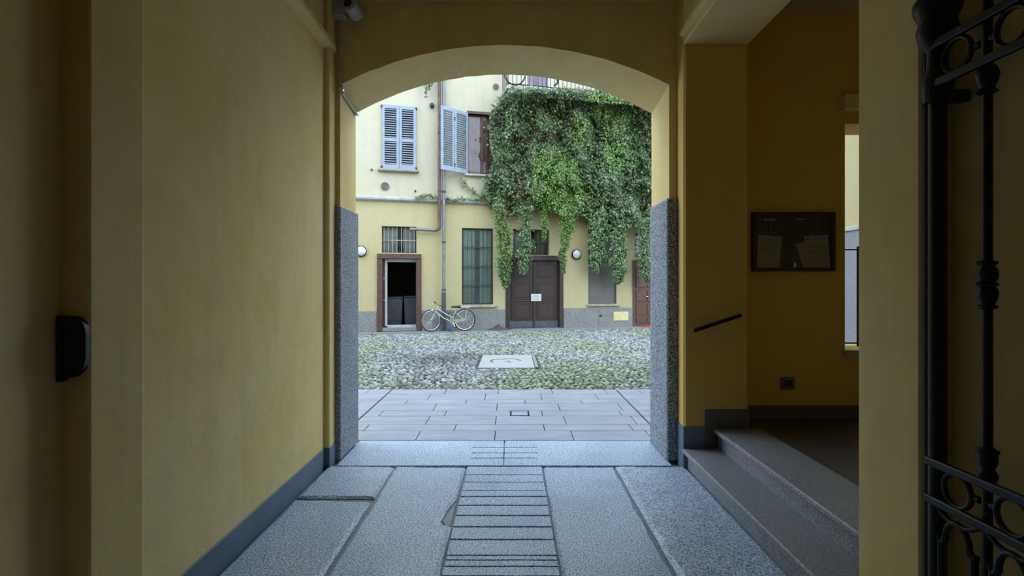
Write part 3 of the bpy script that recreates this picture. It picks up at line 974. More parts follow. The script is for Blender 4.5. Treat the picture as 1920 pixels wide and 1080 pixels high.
def bin_(u, y, w_, h_, label):
    t_ = thing('waste_bin', (u, y, .0), label, 'bin', FM, 'bins in the dark room')
    mb = MB()
    a, b = w_ / 2 * .82, w_ / 2
    mb.add([(u - a, y - a, .06), (u + a, y - a, .06), (u + a, y + a, .06), (u - a, y + a, .06),
            (u - b, y - b, h_), (u + b, y - b, h_), (u + b, y + b, h_), (u - b, y + b, h_)],
           [(0, 3, 2, 1), (4, 5, 6, 7), (0, 1, 5, 4), (1, 2, 6, 5), (2, 3, 7, 6), (3, 0, 4, 7)])
    mb.build('body', 'bin_plastic', t_)
    B(u - b - .02, u + b + .02, y - b - .03, y + b, h_, h_ + .05, c=.02).build('lid', 'bin_plastic', t_)
    for s in (-1, 1):
        MB().lathe([(.06, -.02), (.06, .02)], (u + s * a * .8, y - a * .4, .06), 'x', 12).build('wheel', 'rubber', t_)
bin_(FP(738, 0)[0] + .05, .95, .5, 1.0, 'dark plastic bin on the left inside the open doorway')
bin_(FP(769, 0)[0] + .10, 1.0, .5, 1.02, 'dark plastic bin on the right inside the open doorway')

# ---- brown double gate
r = R_gate
dr = thing('door_2', ((r[0] + r[1]) / 2, 0, 0), 'dark brown panelled double gate with a paper notice', 'door', FM, kind='structure')
fw = .13
B(r[0], r[0] + fw, -.03, .25, .015, r[3], c=.01).build('post', 'door_wood', dr)
B(r[1] - fw, r[1], -.03, .25, .015, r[3], c=.01).build('post', 'door_wood', dr)
B(r[0] + fw, r[1] - fw, -.03, .25, r[3] - .16, r[3], c=.01).build('head', 'door_wood', dr)
um = (r[0] + r[1]) / 2
zs = [FP(1002, y)[1] for y in (604, 601)]
for (a, b) in ((r[0] + fw, um - .005), (um + .005, r[1] - fw)):
    lf = B(a, b, .09, .15, .02, r[3] - .16).build('leaf', 'door_wood', dr)
    for (pa, pb) in ((522, 493), (561, 530), (599, 568)):
        za, zb = FP(1002, pa)[1], FP(1002, pb)[1]
        mb = MB()
        q = .10
        for (i, wdt, y) in ((0, .03, .075),):
            mb.box(a + q, b - q, y, .09, za, za + wdt); mb.box(a + q, b - q, y, .09, zb - wdt, zb)
            mb.box(a + q, a + q + wdt, y, .09, za + wdt, zb - wdt); mb.box(b - q - wdt, b - q, y, .09, za + wdt, zb - wdt)
        mb.build('panel_moulding', 'door_wood', lf)
        B(a + q + .06, b - q - .06, .078, .09, za + .06, zb - .06, c=.01).build('panel', 'door_wood', lf)
    B(a + .01, b - .01, .07, .092, .03, FP(1002, 602)[1], c=.006).build('kick_plate', 'door_kick', lf)
    B(a + .04, b - .04, .06, .092, FP(1002, 563.5)[1] - .012, FP(1002, 563.5)[1] + .012, c=.004).build('ledge_strip', 'wood_brown', lf)
B(um - .03, um + .03, .05, .09, .03, r[3] - .17, c=.01).build('meeting_stile', 'door_wood', dr)
rs = rect(996, 1015, 551, 564.5, -.04)
sg = thing('paper_notice', ((rs[0] + rs[1]) / 2, .045, rs[2]), 'small white paper notice fixed to the brown double gate', 'notice', FM)
B(rs[0], rs[1], .044, .05, rs[2], rs[3]).build('sheet', 'paper_white', sg)
mb = MB()
for k, (a, b) in enumerate(((.3, .7), (.12, .88), (.2, .8), (.3, .72))):
    z = rs[3] - (rs[3] - rs[2]) * (.18 + .2 * k)
    L = rs[1] - rs[0]
    x = rs[0] + L * a
    while x < rs[0] + L * b:
        wl = rnd.uniform(.02, .05)
        mb.box(x, min(x + wl, rs[0] + L * b), .0425, .0442, z - .008, z + .004); x += wl + .014
mb.build('print', 'ink', sg)['kind'] = 'stuff'

# ---- red brown door at the right
r = R_red
dr = thing('door_3', ((r[0] + r[1]) / 2, 0, 0), 'reddish brown wooden door with panels at the facade end', 'door', FM, kind='structure')
B(r[0], r[0] + .10, -.03, .2, .015, r[3], c=.01).build('post', 'wood_brown', dr)
B(r[1] - .10, r[1], -.03, .2, .015, r[3], c=.01).build('post', 'wood_brown', dr)
B(r[0] + .1, r[1] - .1, -.03, .2, r[3] - .1, r[3], c=.01).build('head', 'wood_brown', dr)
lf = B(r[0] + .1, r[1] - .1, .08, .14, .02, r[3] - .1).build('leaf', 'red_wood', dr)
a, b = r[0] + .1, r[1] - .1
for (z0_, z1_) in ((.12, .30), (.38, .78), (.84, 1.25), (1.32, r[3] - .2)):
    for (c0, c1) in ((a + .06, (a + b) / 2 - .03), ((a + b) / 2 + .03, b - .06)):
        B(c0, c1, .06, .085, z0_, z1_, c=.012).build('panel', 'red_wood', lf)
MB().tube([(a + .42, .03, 1.02), (a + .50, .03, 1.02)], .014, 8).build('handle', 'bike_chrome', lf)
mt = B(r[0] + .12, r[1] - .1, -.55, -.08, .018, .032, c=.004).build('door_mat', 'red_mat', frame=FM)
tag(mt, 'red door mat in front of the reddish brown door', 'mat')
r = R_rtr
wn = thing('window_8', ((r[0] + r[1]) / 2, .2, r[2]), 'small transom window above the reddish brown door', 'window', FM, kind='structure')
frame_rect(wn, r, .08, .14, .05, 'wood_brown')
pane(wn, (r[0] + .05, r[1] - .05, r[2] + .05, r[3] - .05), .11)
curtain(wn, r, .2, 'curtain_pale', 5); backing(wn, r, .38)
zz = (r[2] + r[3]) / 2
B(r[0], r[1], .07, .1, zz - .012, zz + .012).build('cross_bar', 'wood_brown', wn)

# ---- round wall lamps
def wall_lamp(px, py, label):
    u, z = FP(px, py, .05)
    t_ = thing('wall_lamp', (u, -.04, z), label, 'lamp', FM, 'round lamps on the courtyard facade')
    MB().lathe([(.15, 0), (.165, -.02), (.165, -.06), (.14, -.075)], (u, 0, z), 'y', 28).build('rim', 'iron_black', t_, smooth=True)
    MB().lathe([(.142, -.06), (.138, -.085), (.11, -.115), (.06, -.135), (.01, -.14)], (u, 0, z), 'y', 28).build('diffuser', 'lamp_glass', t_, smooth=True)
wall_lamp(677, 471, 'round white wall lamp left of the open doorway')
wall_lamp(1081, 477, 'round white wall lamp between the brown gate and the grey panel')

# ---- vents and fittings on the upper wall
def vent(px, py, rad, label):
    u, z = FP(px, py, .02)
    t_ = thing('wall_vent', (u, .0, z), label, 'vent', FM, 'round vents in the upper wall')
    MB().lathe([(rad, .03), (rad, -.015), (rad * .86, -.02), (rad * .84, .0)], (u, 0, z), 'y', 22).build('ring', 'vent_grey', t_)
    for k in range(-2, 3):
        zz = z + k * rad * .3; hw = math.sqrt(max(0, (rad * .85) ** 2 - (zz - z) ** 2))
        B(u - hw, u + hw, -.016, .0, zz - .008, zz + .008).build('slat', 'vent_grey', t_)
vent(722, 349, .125, 'round vent grille below the closed blue shutters')
vent(930, 162, .095, 'round vent grille left of the balcony')
u, z = FP(810, 197, .05)
t_ = thing('wall_bracket', (u, -.02, z), 'small dark looped fitting between the shutters', 'fitting', FM)
MB().lathe([(.07, .02), (.075, -.04), (.05, -.07), (.02, -.08)], (u, 0, z), 'y', 16).build('cap', 'iron_bar', t_)
MB().tube([(u + .05 * math.cos(a), -.09, z - .07 + .06 * math.sin(a)) for a in np.linspace(0, 6.0, 14)], .01, 6).build('loop', 'iron_bar', t_)
for (px, py) in ((697, 318), (779, 358)):
    u, z = FP(px, py, .02)
    o = MB().lathe([(.025, .02), (.03, -.03), (.015, -.05)], (u, 0, z), 'y', 10).build('wall_peg', 'iron_bar', frame=FM)
    tag(o, 'tiny dark iron peg left of the shutter sill' if px < 750 else 'tiny dark iron peg above the ledge by the downpipes', 'peg')

# ---- downpipes
def pipe_px(pts, d, r, n=10):
    out = []
    for (x, y) in pts:
        u, z = FP(x, y, d); out.append((u, -d, z))
    return MB().tube(out, r, n)
ub, _ = FP(823.5, 300, .10); ug, _ = FP(831.5, 300, .10)
bp = thing('drain_pipe', (ub, -.1, 3.0), 'reddish brown drain pipe bending left over the barred transom', 'pipe', FM)
zt_, ze = 9.2, FP(823, 432, .1)[1]
pts = [(ub, -.17, zt_), (ub, -.17, ze + .12)]
for k in range(1, 7):
    a = math.pi / 2 * k / 6
    pts.append((ub - .12 + .12 * math.cos(a), -.17, ze + .12 - .12 * math.sin(a)))
MB().tube(pts, .052, 12).build('down_pipe', 'rust_pipe', bp, smooth=True)
ue = FP(769, 432, .1)[0]
MB().tube([(ub - .10, -.17, ze), (ue, -.17, ze + .01)], .05, 12).build('side_pipe', 'zinc_pipe', bp, smooth=True)
MB().lathe([(.06, 0), (.06, -.06)], (ue + .05, -.17, ze), 'x', 12).build('end_collar', 'zinc_pipe', bp)
for z in (FP(823, 358, .1)[1], FP(823, 250, .1)[1], FP(823, 395, .1)[1]):
    MB().lathe([(.062, -.025), (.062, .025)], (ub, -.17, z), 'z', 12).build('pipe_clamp', 'rust_pipe', bp)
gp = thing('rain_pipe', (ug, -.1, 0), 'tall grey rain pipe running down the facade behind the bicycle', 'pipe', FM)
MB().tube([(ug, -.17, zt_), (ug, -.17, FP(831, 548, .1)[1])], .05, 12).build('upper_pipe', 'zinc_pipe', gp, smooth=True)
MB().tube([(ug, -.17, FP(831, 548, .1)[1]), (ug, -.17, .015)], .068, 12).build('cast_foot', 'cast_pipe', gp, smooth=True)
for py in (454, 543, 360, 280):
    z = FP(831, py, .1)[1]
    MB().lathe([(.064, -.03), (.072, 0), (.064, .03)], (ug, -.17, z), 'z', 12).build('pipe_clamp', 'cast_pipe', gp)
o = MB().box(ug + .08, ug + .2, -.42, -.30, .018, .15, c=.02).build('blue_bottle', 'blue_plastic', frame=FM)
o2 = MB().lathe([(.05, .15), (.05, .17), (.02, .2), (.02, .22)], (ug + .14, -.36, 0), 'z', 10).build('neck', 'blue_plastic', o)
tag(o, 'small blue plastic container at the foot of the rain pipe', 'container')

# dirt heap against the plinth
hp = MB()
u0_, _ = FP(934, 615)
N_ = 24
vs = [(u0_, -.045, .20)]
for k in range(N_ + 1):
    a = math.pi * k / N_
    q = .9 + .25 * noise.noise((k * .7, 0, 0))
    vs.append((u0_ - .46 * q * math.cos(a), -.03 - .52 * q * math.sin(a), .019))
    vs.append((u0_ - .16 * q * math.cos(a), -.035 - .14 * q * math.sin(a), .065))
fs = []
for k in range(N_):
    fs += [(1 + 2 * k, 3 + 2 * k, 4 + 2 * k, 2 + 2 * k), (2 + 2 * k, 4 + 2 * k, 0)]
o = hp.add(vs, fs).build('dirt_heap', 'dirt', frame=FM)
tag(o, 'dark cone of dirt piled against the granite plinth', 'dirt')

# ------------------------------------------------------------------ balcony
bl0 = FP(950, 0, .85)[0]; bl1 = bl0 + 7.0
zb = FP(985, 163.5, .85)[1]
bc = thing('balcony', (bl0 + 3, -.4, zb), 'balcony with black iron railing above the hanging ivy', 'balcony', FM, kind='structure')
B(bl0, bl1, -.90, .05, zb - .10, zb, c=.015).build('floor_slab', 'balcony_stone', bc)
for x in (bl0 + .28, bl0 + 1.7, bl0 + 3.2, bl0 + 4.8):
    MB().prism([(.02, zb - .10), (-.75, zb - .10), (-.72, zb - .2), (-.3, zb - .3), (.02, zb - .55)], 'x', x - .09, x + .09).build('corbel', 'sill_stone', bc)
MB().tube([(bl0 + .03, -.86, zb + 1.0), (bl1, -.86, zb + 1.0)], .022, 8).build('top_rail', 'iron_black', bc)
B(bl0 + .03, bl1, -.872, -.848, zb + .05, zb + .075).build('bottom_rail', 'iron_black', bc)
k = 0
x = bl0 + .05
bar_me = mesh_of(MB().tube([(0, 0, 0), (0, 0, 1.0)], .010, 6), 'baluster', 'iron_black')
while x < bl1:
    inst(bar_me, 'baluster', bc, (x, -.86, zb)); x += .135
y = -.75
while y < 0:
    inst(bar_me, 'baluster', bc, (bl0 + .05, y, zb)); y += .135
def scroll(u, flip):
    pts = []
    for i in range(22):
        a = math.pi * (.0 + 1.0 * i / 21)
        pts.append((u + flip * (.34 * math.cos(a) * -1), -.90, zb + .42 - .40 * math.sin(a)))
    MB().tube(pts, .022, 8).build('scroll', 'iron_black', bc, smooth=True)
scroll(bl0 + .24, 1)
for u in (FP(1038, 0, .85)[0],):
    MB().tube([(u + .12 * math.sin(a), -.9, zb + .1 + .3 * a / 3) for a in np.linspace(0, 3.1, 14)], .03, 8).build('scroll', 'iron_black', bc, smooth=True)
r = R_bdoor
dr = thing('door_4', ((r[0] + r[1]) / 2, 0, zb), 'greyish violet balcony door behind the iron railing', 'door', FM, kind='structure')
B(r[0], r[1], .10, .15, r[2], r[3]).build('leaf', 'door_violet', dr)
frame_rect(dr, r, .02, .1, .07, 'white_frame')
um = (r[0] + r[1]) / 2
B(um - .03, um + .03, .06, .1, r[2], r[3]).build('meeting_stile', 'door_violet', dr)

# ------------------------------------------------------------------ leaves
def leaf_mesh(name, P, Nrm, size, cols, seed=1, asp=1.15):
    """folded kite leaves; P (n,3), Nrm (n,3), size (n,), cols (n,3)"""
    rg = np.random.default_rng(seed)
    n = len(P)
    Nrm = Nrm / np.linalg.norm(Nrm, axis=1, keepdims=True)
    ref = rg.normal(size=(n, 3)) * .7 + np.array([0, 0, -1.0])
    T = ref - Nrm * (ref * Nrm).sum(1, keepdims=True)
    T /= np.linalg.norm(T, axis=1, keepdims=True) + 1e-9
    S = np.cross(Nrm, T)
    s = size[:, None]
    base = P - T * s * .5 * asp
    tip = P + T * s * .62 * asp - Nrm * s * .12
    l = P - T * s * .12 + S * s * .5 + Nrm * s * .14
    r_ = P - T * s * .12 - S * s * .5 + Nrm * s * .14
    V = np.stack([base, l, tip, r_], 1).reshape(-1, 3)
    idx = np.arange(n)[:, None] * 4
    Fc = np.concatenate([idx + np.array([[0, 2, 1]]), idx + np.array([[0, 3, 2]])], 1).reshape(-1, 3)
    me = bpy.data.meshes.new(name)
    me.vertices.add(len(V)); me.vertices.foreach_set('co', V.astype(np.float32).ravel())
    me.loops.add(Fc.size); me.loops.foreach_set('vertex_index', Fc.astype(np.int32).ravel())
    me.polygons.add(len(Fc)); me.polygons.foreach_set('loop_start', np.arange(0, Fc.size, 3, dtype=np.int32))
    me.polygons.foreach_set('loop_total', np.full(len(Fc), 3, dtype=np.int32))
    me.update(calc_edges=True)
    at = me.attributes.new('tint', 'FLOAT_COLOR', 'POINT')
    C = np.ones((n, 4, 4), dtype=np.float32); C[:, :, :3] = cols[:, None, :]
    at.data.foreach_set('color', C.ravel())
    me.materials.append(MATS['leaf'])
    return me
def foliage(parent, pts, nrm, size, cols, seed, name='foliage'):
    o0 = np.array(ORG[parent.name])
    me = leaf_mesh(name, np.array(pts) - o0, np.array(nrm), np.array(size), np.array(cols), seed)
    o = bpy.data.objects.new(name, me); COL.objects.link(o); o.parent = parent; o['kind'] = 'stuff'
    return o
def inpoly(x, y, poly):
    c = False; j = len(poly) - 1
    for i in range(len(poly)):
        xi, yi = poly[i]; xj, yj = poly[j]
        if (yi > y) != (yj > y) and x < (xj - xi) * (y - yi) / (yj - yi) + xi: c = not c
        j = i
    return c
IVY = [(958, 170), (985, 165), (1030, 167), (1080, 170), (1130, 170), (1180, 176), (1240, 184), (1300, 192), (1300, 430), (1240, 430), (1200, 428), (1185, 420), (1150, 432),
       (1110, 424), (1092, 400), (1060, 405), (1010, 388), (985, 398), (960, 402), (935, 402), (920, 392), (914, 372), (911, 345), (920, 325), (927, 305), (922, 270), (919, 235), (926, 205), (938, 185)]
BRIGHT = [([(1003, 290), (1030, 276), (1062, 285), (1088, 322), (1086, 372), (1075, 402), (1062, 430), (1045, 428), (1030, 400), (1012, 395), (1004, 345)], 'g'),
          ([(1078, 215), (1092, 212), (1098, 262), (1088, 282), (1080, 270)], 'y'),
          ([(1110, 176), (1160, 182), (1170, 215), (1165, 250), (1140, 262), (1132, 225), (1112, 205)], 'y'),
          ([(1140, 272), (1168, 268), (1178, 300), (1166, 322), (1142, 318)], 'g'),
          ([(1085, 345), (1110, 350), (1105, 400), (1090, 400)], 'y')]
BROWN = [(990, 262, 7, 22), (1002, 250, 14, 16), (973, 352, 9, 26), (990, 375, 10, 25), (1070, 232, 16, 16), (1040, 262, 14, 14), (1190, 340, 6, 14), (1160, 385, 8, 20)]
def ivy_depth(u, z):
    return .42 + .36 * noise.noise((u * 1.3, z * 1.1, 4.4)) + .22 * noise.noise((u * 3.1, z * 2.6, 9.1)) + .10 * noise.noise((u * 7, z * 6, 2.0))
def dark_col(u, z):
    q = .5 + .5 * noise.noise((u * 1.1, z * .9, 11.0)); b = rnd.uniform(.55, 1.35) * (.85 + .5 * noise.noise((u * 2.6, z * 2.2, 5.0)))
    a = (.095, .16, .058); c = (.14, .18, .092)
    if rnd.random() < .16: b *= rnd.uniform(1.5, 2.3); a = (.14, .19, .10)  # scattered paler leaves: leaf highlights put into the colour
    return tuple((a[i] * (1 - q) + c[i] * q) * b for i in range(3))
def bright_col(kind):
    b = rnd.uniform(.55, 1.5)
    return tuple(v * b for v in ((.135, .235, .05) if kind == 'g' else (.15, .215, .048)))
ivy = thing('ivy_curtain', (FP(1090, 0)[0], -.4, zb), 'dense dark green ivy mass hanging from the balcony', 'ivy', FM)
brt = thing('trailing_plant', (FP(1045, 0)[0], -.6, FP(1045, 290)[1]), 'bright green feathery plant trailing in front of the dark ivy', 'plant', FM)
pts, nr, sz, cl = [], [], [], []
bp_, bn_, bs_, bc_ = [], [], [], []
rg = random.Random(21)
while len(pts) < 72000:
    x = rg.uniform(905, 1300); y = rg.uniform(160, 435)
    edge = 6 * noise.noise((x * .06, y * .06, 0)) + 5 * noise.noise((x * .2, y * .2, 3)) + rg.gauss(0, 3)
    if not inpoly(x + edge, y + edge * .8, IVY): continue
    if x > 1235 and rg.random() < .4: continue
    u, z = FP(x, y, .5)
    dp = ivy_depth(u, z) + .55 * math.exp(-max(0, y - 172) / 16.0)
    d = dp + abs(rg.gauss(0, .09)) - rg.random() ** 2 * .22
    if x > 980 and y < 161 + .095 * (x - 952) + 14: d = max(d, .93 + rg.random() * .12)
    u, z = FP(x, y, max(.04, d))
    nn = (rg.gauss(0, .5), -1 + rg.gauss(0, .4), .55 + rg.gauss(0, .45))
    col = None; bright = None
    for poly, kd in BRIGHT:
        if inpoly(x + 9 * noise.noise((x * .09, y * .05, 8)) + rg.gauss(0, 5), y + 10 * noise.noise((x * .12, y * .1, 5)) + rg.gauss(0, 6), poly): bright = kd
    if bright and rg.random() < (.7 if bright == 'g' else .4):
        d += .12; u, z = FP(x, y, d)
        if bright == 'g' and x < 1100:
            bp_.append((u, -d, z)); bn_.append(nn); bs_.append(rg.uniform(.03, .06)); bc_.append(bright_col('g'))
            continue
        col = bright_col(bright)
    else:
        for (bx, by, rx, ry) in BROWN:
            if ((x - bx) / rx) ** 2 + ((y - by) / ry) ** 2 < 1 + rg.gauss(0, .5) and rg.random() < .4:
                b = rg.uniform(.6, 1.3); col = (.13 * b, .08 * b, .045 * b)
        if col is None: col = dark_col(u, z)
    if y > 360 and 925 < x < 1000 and rg.random() < .35: col = tuple(v * k for v, k in zip(col, (1.6, 1.5, 1.0)))
    pts.append((u, -max(.04, d), z)); nr.append(nn); sz.append(rg.uniform(.038, .078)); cl.append(col)
foliage(ivy, pts, nr, sz, cl, 3)
foliage(brt, bp_, bn_, bs_, bc_, 4)
# woody stems in the ivy
def stems(parent, n, x0, x1, y0, y1, d0, seed, rad=.012):
    q = random.Random(seed)
    for k in range(n):
        x = q.uniform(x0, x1); P = []
        for i in range(9):
            y = y0 + (y1 - y0) * i / 8
            d = max(.05, d0 + .1 * noise.noise((x, i * .5, seed)))
            u, z = FP(x + 5 * noise.noise((i * .6, x, seed)), y, d); P.append((u, -d, z))
        MB().tube(P, [rad * (1 - .07 * i) for i in range(9)], 5).build('stem', 'stem_brown', parent)
stems(ivy, 12, 950, 1230, 170, 400, .25, 5, .018)
stems(brt, 3, 1020, 1075, 285, 410, .5, 6, .01)
# hanging strands, each a thing of its own
def strand(ctr, wid, label, dens, colf, d0, seed, size=(.038, .072)):
    """ctr: list of (px, py) down the strand; wid: half width in px along it"""
    q = random.Random(seed)
    u0, z0 = FP(ctr[-1][0], ctr[-1][1], d0)
    t_ = thing('ivy_strand', (u0, -d0, z0), label, 'ivy', FM, 'ivy strands hanging in front of the facade')
    P, N_, S_, C_ = [], [], [], []
    m = len(ctr) - 1
    def at(f):
        f *= m; i = min(m - 1, int(f)); w_ = f - i
        return tuple(ctr[i][k] * (1 - w_) + ctr[i + 1][k] * w_ for k in (0, 1)) + (wid[i] * (1 - w_) + wid[i + 1] * w_,)
    k = 0
    dens = int(dens * 1.3)
    while k < dens:
        f = q.random()
        x, y, h = at(f)
        if q.random() > h / max(wid) + .15: continue
        k += 1
        r1 = q.gauss(0, .45); r2 = q.gauss(0, .45)
        x += h * max(-1.2, min(1.2, r1 + .5 * noise.noise((y * .06, seed, 0))))
        d = d0 + .16 * r2 * h / 16
        u, z = FP(x, y + q.uniform(-3, 3), d)
        P.append((u, -d, z)); N_.append((r1 * 1.2 + q.gauss(0, .4), -1 + q.gauss(0, .4), .6 + q.gauss(0, .4)))
        S_.append(q.uniform(*size)); C_.append(colf(q, f))
    foliage(t_, P, N_, S_, C_, seed)
    pp = []
    for i in range(12):
        x, y, h = at(i / 11); u, z = FP(x + 2 * math.sin(i), y, d0); pp.append((u, -d0, z))
    MB().tube(pp, .010, 5).build('stem', 'stem_brown', t_)
def cY(q, f):
    b = q.uniform(.6, 1.3); return (.135 * b * (1.1 - .3 * f), .19 * b, .055 * b)
def cD(q, f):
    b = q.uniform(.6, 1.4) * (1.7 if q.random() < .18 else 1); return (.11 * b, .175 * b, .072 * b)  # paler share of strand leaves, highlights painted in as on the mass
def cB(q, f):
    b = q.uniform(.6, 1.3); return ((.15 - .05 * f) * b, (.255 - .08 * f) * b, .05 * b)
strand([(934, 385), (945, 430), (947, 480), (945, 515), (948, 538)], [12, 15, 16, 12, 4], 'yellowish ivy strand hanging between the green curtained window and the gate', 2400, cY, .55, 31)
strand([(985, 385), (985, 430), (986, 470), (983, 495), (979, 512)], [10, 13, 15, 12, 5], 'green ivy strand hanging over the left leaf of the brown gate', 1700, cD, .5, 32)
strand([(1020, 385), (1021, 415), (1022, 435), (1020, 450)], [10, 8, 5, 3], 'short thin ivy wisp above the gate transom', 420, cB, .45, 33)
strand([(1062, 385), (1065, 420), (1060, 450), (1055, 480), (1057, 512)], [20, 15, 9, 8, 3], 'bright green strand tapering down at the right edge of the gate', 1500, cB, .5, 34)
strand([(1126, 400), (1124, 440), (1122, 475), (1120, 495), (1118, 509)], [19, 19, 18, 14, 5], 'thick ivy strand hanging over the left of the grey panel', 2800, cD, .5, 35)
strand([(1163, 400), (1163, 440), (1161, 480), (1162, 510), (1160, 530)], [16, 17, 17, 14, 6], 'thick ivy strand hanging right of the grey panel', 2800, cD, .55, 36)
strand([(1212, 410), (1210, 450), (1210, 490), (1214, 515), (1218, 530)], [16, 15, 14, 12, 5], 'ivy strand hanging in front of the reddish brown door', 2300, cD, .5, 37)
strand([(1083, 390), (1092, 402), (1098, 412)], [7, 6, 3], 'small wisp of yellow green ivy beside the grey panel top', 150, cB, .35, 38)
# creeping vine along the ledge and tuft at the pipes
vn = thing('creeping_vine', (FP(860, 0)[0], -.1, ZL), 'thin green vine creeping along the ledge towards the ivy', 'vine', FM)
P, N_, S_, C_ = [], [], [], []
q = random.Random(5)
def vine(path, n, w_, d):
    for k in range(n):
        f = q.random() * (len(path) - 1); i = int(f); f -= i
        x = path[i][0] * (1 - f) + path[i + 1][0] * f + q.gauss(0, w_); y = path[i][1] * (1 - f) + path[i + 1][1] * f + q.gauss(0, w_)
        dd = d + q.uniform(0, .08); u, z = FP(x, y, dd)
        P.append((u, -dd, z)); N_.append((q.gauss(0, .5), -1, .8 + q.gauss(0, .4))); S_.append(q.uniform(.04, .075))
        b = q.uniform(.6, 1.3); C_.append((.14 * b, .20 * b, .07 * b))
    pp = []
    for (x, y) in path:
        u, z = FP(x, y, d); pp.append((u, -d, z))
    MB().tube(pp, .008, 5).build('stem', 'stem_brown', vn)
vine([(780, 371), (800, 367), (822, 370)], 90, 2.2, .14); vine([(832, 372), (850, 374), (870, 373), (890, 374), (912, 374)], 90, 2.0, .14)
vine([(864, 333), (872, 345), (882, 356), (895, 366), (912, 372)], 70, 2.5, .06); vine([(898, 372), (906, 366), (915, 372)], 90, 4, .15)
foliage(vn, P, N_, S_, C_, 8)
tf = thing('hanging_tuft', (FP(803, 0)[0], -.3, FP(803, 182)[1]), 'small tuft of leaves hanging beside the drain pipe top', 'plant', FM)
P, N_, S_, C_ = [], [], [], []
for k in range(130):
    f = q.random(); arm = q.choice([(-4, 45), (2, 30), (7, 22)])
    x = 803 + arm[0] + q.gauss(0, 1.5); y = 138 + arm[1] * f + q.gauss(0, 1); u, z = FP(x, y, .25)
    P.append((u, -.25 + q.uniform(-.05, .05), z)); N_.append((q.gauss(0, .6), -1, .5)); S_.append(q.uniform(.04, .07)); b = q.uniform(.6, 1.2); C_.append((.12 * b, .17 * b, .07 * b))
foliage(tf, P, N_, S_, C_, 9)
for sx, L in ((-4, 45), (2, 30), (7, 22)):
    a = FP(803 + sx, 132, .25); b = FP(803 + sx, 138 + L, .25)
    MB().tube([(a[0], -.25, a[1]), (b[0], -.25, b[1])], .006, 5).build('stem', 'stem_brown', tf)

# ------------------------------------------------------------------ bicycle (faces left, leans by the rain pipe)
DB = .38
def bpx(x, y, d=DB):
    u, z = FP(780 + x / 12.0, 550 + y / 12.0, d); return Vector((u, -d, z))
fw_c = bpx(335, 685); rw_c = bpx(1095, 665)
RW = .335
fw_c.z = RW + .018; rw_c.z = RW + .018
bike = thing('bicycle', ((fw_c.x + rw_c.x) / 2, -DB, .018), 'old silver step-through bicycle parked against the rain pipe', 'bicycle', FM)
def wheel(c, steer=0.0):
    w_ = thing_part('wheel', bike)
    ring = lambda r, n=36: [(c.x + r * math.cos(a) * math.cos(steer), c.y + r * math.cos(a) * math.sin(steer), c.z + r * math.sin(a)) for a in np.linspace(0, 2 * math.pi, n, endpoint=False)]
    tire = MB().tube(ring(RW - .018), .018, 8, closed=True).build('wheel', 'rubber', bike, smooth=True)
    MB().tube(ring(RW - .042), .010, 6, closed=True).build('rim', 'bike_chrome', tire, smooth=True)
    MB().tube([(c.x, c.y - .045, c.z), (c.x, c.y + .045, c.z)], .022, 8).build('hub', 'bike_chrome', tire)
    for k in range(20):
        a = 2 * math.pi * k / 20
        s = .03 if k % 2 else -.03
        MB().tube([(c.x + .02 * math.cos(a + .9), c.y + s, c.z + .02 * math.sin(a + .9)),
                   (c.x + (RW - .045) * math.cos(a) * math.cos(steer), c.y + (RW - .045) * math.cos(a) * math.sin(steer), c.z + (RW - .045) * math.sin(a))], .0022, 4).build('spoke', 'bike_chrome', tire)
    return tire
def thing_part(*a): return None
wheel(fw_c, .25); wheel(rw_c)
hd_t = bpx(480, 330); hd_b = bpx(430, 425)
bb_ = bpx(820, 720); bb_.z = .29
st_ = bpx(900, 360)
def T(name, pts, r, mat='bike_silver', n=8):
    return MB().tube(pts, r, n).build(name, mat, bike, smooth=True)
T('head_tube', [hd_t, hd_b], .02)
T('down_tube', [hd_b + Vector((.01, 0, .02)), hd_b.lerp(bb_, .5) + Vector((0, 0, -.03)), bb_], .016)
T('top_tube', [hd_t + Vector((0, 0, -.02)), hd_t.lerp(bb_.lerp(st_, .32), .5) + Vector((0, 0, -.03)), bb_.lerp(st_, .32)], .014)
T('seat_tube', [bb_, st_], .015)
for s in (-1, 1):
    T('chain_stay', [bb_ + Vector((0, s * .03, 0)), rw_c + Vector((0, s * .05, 0))], .009)
    T('seat_stay', [bb_.lerp(st_, .75) + Vector((0, s * .02, 0)), rw_c + Vector((0, s * .05, 0))], .008)
    T('fork_blade', [hd_b + Vector((0, s * .03, -.02)), hd_b.lerp(fw_c, .7) + Vector((.01, s * .05, 0)), fw_c + Vector((0, s * .05, 0))], .010)
T('stem', [hd_t, bpx(460, 255)], .012, 'bike_chrome')
hb = bpx(470, 262)
T('handlebar', [bpx(395, 190) + Vector((0, -.26, 0)), bpx(430, 225) + Vector((0, -.22, 0)), hb + Vector((.02, -.1, 0)), hb, hb + Vector((.02, .1, 0)), bpx(520, 285) + Vector((.06, .2, 0)), bpx(550, 290) + Vector((.1, .22, 0))], .011, 'bike_chrome')
T('grip', [bpx(395, 185) + Vector((-.01, -.265, .005)), bpx(425, 215) + Vector((0, -.23, 0))], .018, 'rubber')
T('grip', [bpx(520, 285) + Vector((.06, .2, 0)), bpx(560, 292) + Vector((.1, .225, 0))], .018, 'rubber')
